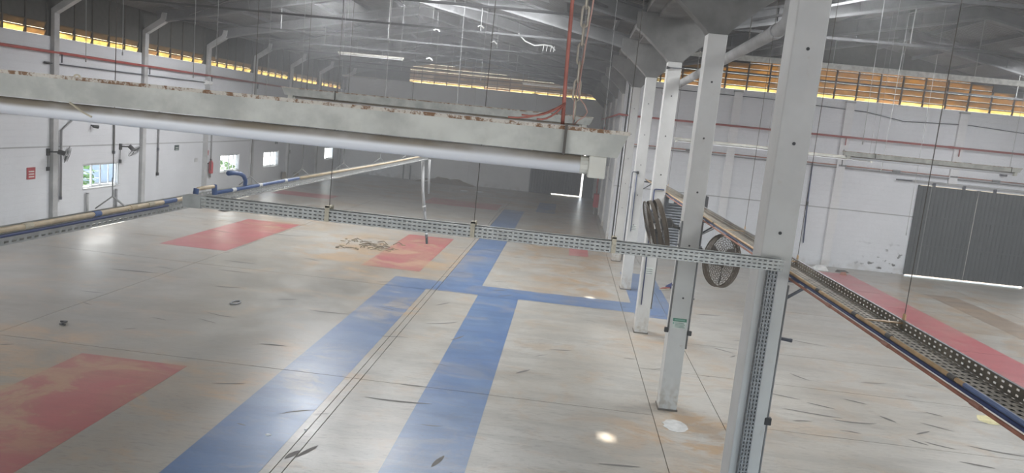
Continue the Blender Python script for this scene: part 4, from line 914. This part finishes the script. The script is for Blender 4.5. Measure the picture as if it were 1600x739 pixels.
# left wall
pipe_run('wall_conduit', 'dark horizontal conduit below the red pipe on the left wall', [(XL + .06, 22.5, 5.06), (XL + .06, 33, 5.10)], 0.02, 'dark_pipe', [((XL + .06, 22.4, 5.06), (XL + .06, 22.6, 5.06), 0.04, 'black_plastic', 'end_cap'), ((XL + .06, 32.6, 5.1), (XL + .06, 33.2, 5.1), 0.10, 'white_plastic', 'junction_box')], 'conduit')
pipe_run('wall_conduit', 'dark trunking along the left wall just under the near tube', [(XL + .10, 14, 3.52), (XL + .10, 22.6, 3.58), (XL + .10, 26.5, 3.50)], 0.05, 'dark_pipe', [((XL + .1, y, 3.54), (XL + .1, y, 3.38), 0.03, 'dark_pipe', 'drop_bracket') for y in (23.4, 25.2)], 'conduit')
pipe_run('wall_conduit', 'long vertical conduit through the first black fan to near the floor', [(XL + .06, 24.0, 3.5), (XL + .06, 23.2, 3.0), (XL + .06, 23.2, 0.80)], 0.032, 'grey_pipe', [((XL + .06, 23.2, 0.86), (XL + .06, 23.2, 0.76), 0.045, 'dark_pipe', 'end_cap')], 'conduit')
pipe_run('wall_conduit', 'vertical conduit feeding the second black fan', [(XL + .05, 26.05, 3.4), (XL + .05, 26.05, 2.22)], 0.03, 'grey_pipe', [((XL + .05, 26.05, 2.26), (XL + .05, 26.05, 2.16), 0.05, 'dark_pipe', 'end_cap')], 'conduit')
pipe_run('wall_conduit', 'vertical conduit ending in a dark socket right of the nearest window', [(XL + .05, 29.0, 4.2), (XL + .05, 29.0, 1.28)], 0.03, 'grey_pipe', [((XL + .05, 29.0, 1.32), (XL + .05, 29.0, 1.20), 0.055, 'black_plastic', 'socket'), ((XL + .05, 29.0, 2.3), (XL + .05, 29.0, 2.2), 0.045, 'dark_pipe', 'pipe_coupling')], 'conduit')
pipe_run('wall_conduit', 'vertical conduit beside the red extinguisher', [(XL + .05, 33.5, 3.3), (XL + .05, 33.5, 0.85)], 0.03, 'grey_pipe', [], 'conduit')
for y_, h, lab in ((24.55, 0.85, 'short post of pale pipe left below the nearest window'), (26.2, 0.85, 'short post of grey pipe right below the nearest window')):
    pipe_run('floor_pipe', lab, [(XL + .08, y_, 0.0), (XL + .08, y_, h)], 0.045, 'concrete_light' if y_ < 25 else 'grey_pipe', [((XL + .08, y_, h - .02), (XL + .08, y_, h + .02), 0.05, 'grey_pipe', 'end_cap')])
def small_sign(label, y_, z, w, h, mat, lines):
    t = thing('wall_sign', label, 'sign', (XL, y_, z - h / 2)); MB().box(XL, XL + .02, y_ - w / 2, y_ + w / 2, z - h / 2, z + h / 2).build('board', mat, t)
    for i in range(lines): MB().box(XL + .02, XL + .024, y_ - w * .32, y_ + w * .32, z - h * .34 + i * h * .68 / lines, z - h * .34 + i * h * .68 / lines + h * .09).build('mark', 'sign_pale', t)
small_sign('red rectangular sign on the left wall', 21.9, 1.68, 0.36, 0.36, 'sign_red', 3)
small_sign('small dark square sign between window and column on the left wall', 30.5, 2.27, 0.34, 0.22, 'sign_dark', 2)
small_sign('tiny pale grey switch plate near the third wall column', 32.2, 1.69, 0.28, 0.16, 'concrete_light', 1)
small_sign('tiny dark sign above the barred window', 41.3, 2.33, 0.36, 0.18, 'sign_dark', 1)
small_sign('tiny dark sign left of the far wall columns', 43.3, 1.75, 0.30, 0.22, 'sign_dark', 1)
t = thing('wall_lamp', 'small dark bulb lamp high on the left wall between the black fans', 'lamp', (XL + .1, 24.8, 3.1)); MB().tube([(XL, 24.8, 3.16), (XL + .12, 24.8, 3.14)], 0.03, 8).build('stem', 'dark_pipe', t); MB().tube([(XL + .10, 24.75, 3.14), (XL + .2, 24.9, 3.12)], [0.05, 0.06], 8).build('shade', 'black_plastic', t)
def extinguisher(label, x, y_, z, toward):
    t = thing('fire_extinguisher', label, 'extinguisher', (x, y_, z)); 
    MB().tube([(x, y_, z), (x, y_, z + .03), (x, y_, z + .48), (x, y_, z + .56), (x, y_, z + .6)], [0.085, 0.1, 0.1, 0.06, 0.035], 14).build('cylinder', 'red_box', t, smooth=True)
    MB().box(XL, x - .05, y_ - .03, y_ + .03, z + .42, z + .46).build('wall_hook', 'black_plastic', t)
    MB().box(x - .03, x + .03, y_ - .07, y_ + .03, z + .6, z + .66).build('valve', 'black_plastic', t)
    MB().tube([(x, y_ - .05, z + .62), (x + toward * .06, y_ - .14, z + .5), (x + toward * .06, y_ - .13, z + .15)], 0.014, 6).build('hose', 'black_plastic', t, smooth=True)
extinguisher('red fire extinguisher hanging on the left wall by a wall column', XL + 0.16, 33.3, 1.05, 1)
small_sign('red sign above the wall extinguisher', 33.2, 1.98, 0.24, 0.22, 'sign_red', 1)
t = thing('hose_cabinet', 'red fire hose cabinet on the middle wall near the far end', 'cabinet', (1.88, 43.6, 0.35))
MB().box(1.75, 2.03, 43.2, 43.95, 0.40, 1.15).build('body', 'red_box', t, bevel=0.01); MB().box(1.74, 1.75, 43.25, 43.9, 0.45, 1.10).build('door', 'red_box', t); MB().box(1.80, 1.86, 43.3, 43.36, 0.0, 0.42).build('leg', 'concrete_light', t); MB().box(1.725, 1.74, 43.3, 43.34, 0.7, 0.84).build('handle', 'black_plastic', t)
for i, (y_, x, w, h, tilt) in enumerate(((42.2, XL + 0.25, 0.75, 0.62, 0.12), (44.2, XL + 0.22, 0.85, 0.50, 0.10))):
    t = thing('leaning_board', ['brown board leaning on the left wall below a wall column', 'wider brown board leaning by the far left wall'][i], 'board', (x, y_, 0))
    MB().hexa([(x, y_ - w / 2, 0), (x + .03, y_ - w / 2, 0), (x + .03, y_ + w / 2, 0), (x, y_ + w / 2, 0), (x - tilt, y_ - w / 2, h), (x + .03 - tilt, y_ - w / 2, h), (x + .03 - tilt, y_ + w / 2, h), (x - tilt, y_ + w / 2, h)]).build('board', 'board_wood', t)
    MB().box(x - tilt * .5, x - tilt * .5 + .05, y_ - w / 2 - .05, y_ - w / 2 - .01, 0, h * 1.1).build('batten', 'wire_dark', t)
for i in range(3):
    x = 1.42 + i * 0.24; t = thing('metal_sheet', 'grey corrugated metal sheet leaning in the far right corner, %s from the door' % ORD[i], 'metal sheet', (x, YB - .3, 0), 'sheets leaning in the far corner')
    m = MB(); corrugated(m, x - .13, x + .11, YB - 0.10 - 0.05 * i, 0.0, 2.6 + 0.1 * i, 0.08, 0.02); m.build('sheet', 'corrugated_grey', t, solid=0.003); MB().box(x - .13, x + .11, YB - .13 - .05 * i, YB - .11 - .05 * i, 1.2, 1.25).build('band', 'grey_pipe', t)
# rubble heap and stub pipes at the far wall
for i, (x, lab) in enumerate(((-11.6, 'short grey pipe stub at the far wall, left one'), (-11.1, 'short grey pipe stub at the far wall, right one'))):
    pipe_run('pipe_stub', lab, [(x, YB - .2, 0), (x, YB - .2, 0.95)], 0.045, 'grey_pipe', [((x, YB - .2, .9), (x, YB - .2, 1.0), 0.055, 'grey_pipe', 'end_cap')])
hp = MB(); nx, ny = 14, 6
pts = [[(-10.6 + 4.2 * i / nx, YB - 0.02 - 1.0 * j / ny, max(0.005, 0.42 * math.sin(math.pi * i / nx) * (1 - j / ny) * (0.6 + 0.5 * random.random()))) for j in range(ny + 1)] for i in range(nx + 1)]
for i in range(nx):
    for j in range(ny): hp.quad(pts[i][j], pts[i][j + 1], pts[i + 1][j + 1], pts[i + 1][j])
hp.quad((-10.6, YB - .02, 0.0), (-10.6, YB - 1.02, 0.0), (-6.4, YB - 1.02, 0.0), (-6.4, YB - .02, 0.0))
tag(hp.build('dirt_heap', 'board_wood'), 'low brown heap of dirt along the foot of the far wall', 'dirt heap', kind='stuff')

# ------------------------------------------------------------------ thin wires hanging from the roof
wires = [(-9.30, 14.0, 5.0), (-8.70, 14.2, 5.2), (-7.18, 14.0, 4.9), (-6.80, 14.1, 5.3), (-5.76, 14.0, 4.4), (-5.08, 14.0, 4.2), (-4.33, 14.0, 4.2), (-4.6, 18.5, 4.8), (-2.3, 18.5, 5.6), (-3.2, 21.0, 4.4), (0.6, 14.0, 4.75), (5.2, 14.0, 4.9), (8.0, 18.0, 3.0), (7.2, 18.0, 4.4)]
for i, (x, y_, z) in enumerate(wires):
    dx = random.uniform(-.04, .04)
    t = thing('hanging_wire', 'thin pale wire hanging straight from the roof, %s from the left' % ORD[i], 'wire', (x, y_, z), 'bare wires hanging from the roof')
    MB().tube([(x, y_, z), (x + dx * .5, y_, z + 1.2), (x + dx, y_, zb(x) + 0.45)], 0.0055, 5).build('wire', 'wire_steel', t)
    MB().tube([(x, y_, z - .03), (x, y_, z + .03)], 0.012, 6).build('wire_end', 'wire_steel', t)
t = thing('white_streamer', 'white cord garland drooping under the roof near the red rope', 'cord', (-1.3, 24, 7.0))
MB().tube([(-1.93, 24, 7.42), (-1.89, 24, 7.36), (-1.71, 24, 7.20), (-1.4, 24, 7.09), (-1.11, 24, 7.14), (-0.87, 24, 7.12), (-0.75, 24, 7.0)], 0.022, 6).build('cord', 'white_plastic', t, smooth=True)
for x in (-1.93, -0.9): MB().tube([(x, 24, 7.1 if x > -1 else 7.42), (x, 24, zb(x) + .42)], 0.004, 4).build('thread', 'wire_steel', t)
for x in (-1.11, -1.0, -0.87, -0.78): MB().tube([(x, 24, 7.13), (x - .02, 24, 6.95)], 0.012, 5).build('strand', 'white_plastic', t)
for i, (x, y_, z, lab) in enumerate(((-3.25, 25, 7.62, 'white scrap dangling under the roof left of the garland'), (-2.78, 25, 7.16, 'bent white hook hanging under the roof'), (-4.85, 25, 6.44, 'small white scrap hanging in front of the far roof'), (-4.68, 25, 7.38, 'white tag under the roof near the thin tube light'))):
    t = thing('roof_scrap', lab, 'scrap', (x, y_, z)); MB().tube([(x - .10, y_, z), (x, y_, z + .05), (x + .1, y_, z - .03)], 0.025, 5).build('scrap', 'white_plastic', t); MB().tube([(x, y_, z + .04), (x + .02, y_, zb(x) + .1)], 0.004, 4).build('thread', 'wire_steel', t)

# ------------------------------------------------------------------ bits lying on the floor
tag(MB().tube([(-7.1 + 0.09 * math.cos(a), 16.15 + 0.16 * math.sin(a), 0.022) for a in [i * math.pi / 9 for i in range(18)]], 0.02, 6, closed=True).build('hose_ring', 'grey_pipe', smooth=True), 'small grey ring lying on the left floor', 'ring')
tag(MB().tube([(-9.34, 13.42, 0.02), (-9.22, 13.44, 0.022), (-9.18, 13.36, 0.05), (-9.24, 13.26, 0.02), (-9.12, 13.24, 0.02)], 0.018, 6).build('bent_scrap', 'black_plastic', smooth=True), 'bent black scrap on the floor in the left foreground', 'scrap')
m = MB(); m.prism([(-14.3, 29.9), (-13.6, 29.75), (-12.9, 30.0), (-13.3, 30.2), (-13.55, 30.12), (-13.9, 30.2)], 'Z', 0.0, 0.03); m.prism([(-13.8, 29.3), (-13.5, 29.2), (-13.3, 29.9), (-13.6, 30.0)], 'Z', 0.0, 0.02)
tag(m.build('torn_rubber_mat', 'wire_dark'), 'torn dark mat on the floor below the blue hooked pipe', 'mat')
br = thing('branch_pile', 'dry grey-brown branches and litter on the dusty floor left of the red patch', 'branches', (-6.45, 25.1, 0))
for i in range(26):
    x, y_ = -6.45 + random.gauss(0, .45), 25.1 + random.gauss(0, .5); a = random.uniform(0, math.pi); L = random.uniform(.2, .7)
    MB().tube([(x - L / 2 * math.cos(a), y_ - L / 2 * math.sin(a), 0.015), (x, y_, random.uniform(.03, .12)), (x + L / 2 * math.cos(a + .3), y_ + L / 2 * math.sin(a + .3), 0.015)], random.uniform(.008, .018), 5).build('twig', 'dry_twig', br)
for i in range(24):
    x, y_ = -6.45 + random.gauss(0, .6), 25.0 + random.gauss(0, .6); s_ = random.uniform(.04, .10); a = random.uniform(0, 6)
    MB().hexa([(x + s_ * math.cos(a + q), y_ + s_ * .6 * math.sin(a + q), 0.003) for q in (0, 1.5, 3.1, 4.7)] + [(x + s_ * math.cos(a + q), y_ + s_ * .6 * math.sin(a + q), 0.012 + .02 * random.random()) for q in (0, 1.5, 3.1, 4.7)]).build('leaf', 'dry_leaf', br)
def crumple(name, label, cat, c, sx, sy, sz, mat, n=9):
    m = MB(); ring0 = [(c[0] + sx * math.cos(2 * math.pi * i / n) * random.uniform(.7, 1.1), c[1] + sy * math.sin(2 * math.pi * i / n) * random.uniform(.7, 1.1), 0.003) for i in range(n)]
    mid = [(c[0] + (p[0] - c[0]) * .75, c[1] + (p[1] - c[1]) * .75, sz * random.uniform(.4, 1.0)) for p in ring0]; b = len(m.v); m.v += ring0 + mid + [(c[0], c[1], sz)]
    for i in range(n):
        j = (i + 1) % n; m.f += [(i, j, n + j, n + i), (n + i, n + j, 2 * n)]
    m.f.append(tuple(range(n))[::-1]); return tag(m.build(name, mat), label, cat)
crumple('paper_scrap', 'tiny white paper scrap on the wide blue stripe', 'paper', (-3.72, 9.73), .05, .035, .02, 'white_plastic')
crumple('paper_scrap', 'tiny white paper scrap at the right edge of the wide blue stripe', 'paper', (-3.30, 10.05), .03, .03, .02, 'white_plastic')
crumple('crumpled_bag', 'crumpled white bag at the foot of the right end wall', 'bag', (10.75, 31.2), .38, .16, .22, 'white_plastic')
crumple('dark_rag', 'dark rag beside the crumpled white bag', 'rag', (11.6, 31.2), .30, .14, .10, 'wire_dark')
crumple('brown_scrap', 'small dark brown scrap on the red stripe near the end wall', 'scrap', (11.45, 30.5), .16, .14, .12, 'rust_pipe')
crumple('yellow_scrap', 'pale yellow foam scrap on the floor under the right tray', 'foam', (8.42, 14.25), .22, .28, .04, 'yellow_foam')
crumple('brown_paper', 'torn beige paper strip beside the yellow foam scrap', 'paper', (8.85, 13.35), .28, .5, .03, 'tape_beige')
crumple('painted_light_spot', 'left bright light spot on the far floor, built as a pale patch', 'sheet', (-6.54, 49.2), .30, .55, .02, 'white_plastic')  # bright spots of light on the floor, put into flat white shapes
crumple('painted_light_spot', 'right bright light spot on the far floor, built as a pale patch', 'sheet', (-5.57, 49.6), .36, .6, .02, 'white_plastic')
t = thing('cloth_bundle', 'small navy and red bundle on the floor behind the second column', 'bundle', (3.55, 23.3, 0))
MB().tube([(3.5, 23.4, .08), (3.7, 23.5, .14), (3.95, 23.5, .10)], [0.05, 0.10, 0.07], 10).build('bundle', 'blue_cloth', t, smooth=True)
MB().tube([(3.3, 23.3, .03), (3.4, 23.35, .05), (3.6, 23.4, .06)], [0.012, 0.025, 0.04], 8).build('sleeve', 'red_cloth', t, smooth=True); MB().tube([(3.25, 23.2, .03), (3.4, 23.25, .03), (3.6, 23.35, .04)], [0.01, 0.018, 0.025], 8).build('strap', 'tape_beige', t, smooth=True)

# ------------------------------------------------------------------ outside the windows
def bush(label, x, y_, r, h):
    t = thing('garden_bush', label, 'bush', (x, y_, -0.12), 'bushes outside the left windows')
    MB().tube([(x, y_, -0.12), (x, y_, h * .6)], 0.06, 6).build('stem', 'bark', t)
    m = MB()
    for i in range(420):
        a, b = random.uniform(0, 6.283), random.uniform(0, 1); rr = r * math.sqrt(random.random()); c = Vector((x + rr * math.cos(a), y_ + rr * math.sin(a), 0.1 + h * b * (1 - .4 * rr / r)))
        d = Vector((random.gauss(0, 1), random.gauss(0, 1), random.gauss(0, .6))).normalized() * .14; e = Vector((random.gauss(0, 1), random.gauss(0, 1), random.gauss(0, 1))).normalized() * .06
        m.quad(c - d, c - e, c + d, c + e)
    tag(m.build('foliage', 'leaf_green', t), None, kind='stuff')
bush('green bush seen through the nearest left window', -20.5, 29.6, 1.2, 1.5)
bush('green bush seen through the second left window', -19.2, 40.5, 1.0, 1.15)
t = thing('garden_wall', 'pale blue boundary wall outside the nearest left window', 'wall', (-22.5, 34.5, -0.12)); MB().box(-22.7, -22.4, 32.5, 38, -0.12, 3.4).build('panel', 'house_blue', t); MB().box(-22.75, -22.35, 32.4, 38.1, 3.4, 3.5).build('coping', 'concrete_light', t)

# ------------------------------------------------------------------ haze volume added for lens glare and to lift the far end
hz = NT('haze_volume'); vsn = hz.t.nodes.new('ShaderNodeVolumeScatter'); vsn.inputs['Density'].default_value = 0.0062; vsn.inputs['Anisotropy'].default_value = 0.2; vsn.inputs['Color'].default_value = (0.97, 0.98, 1.0, 1)
hz.t.links.new(vsn.outputs[0], hz.out.inputs['Volume']); MAT['haze_volume'] = hz.mat
o = tag(MB().prism([(XL + .05, YF + .5), (XR - .1, YF + .5), (XR - .1, YR - .03), (2.0, YR - .03), (2.0, YB - .03), (XL + .05, YB - .03)], 'Z', 0.02, 9.0).build('haze', 'haze_volume'), 'faint added haze filling the hall', kind='stuff')
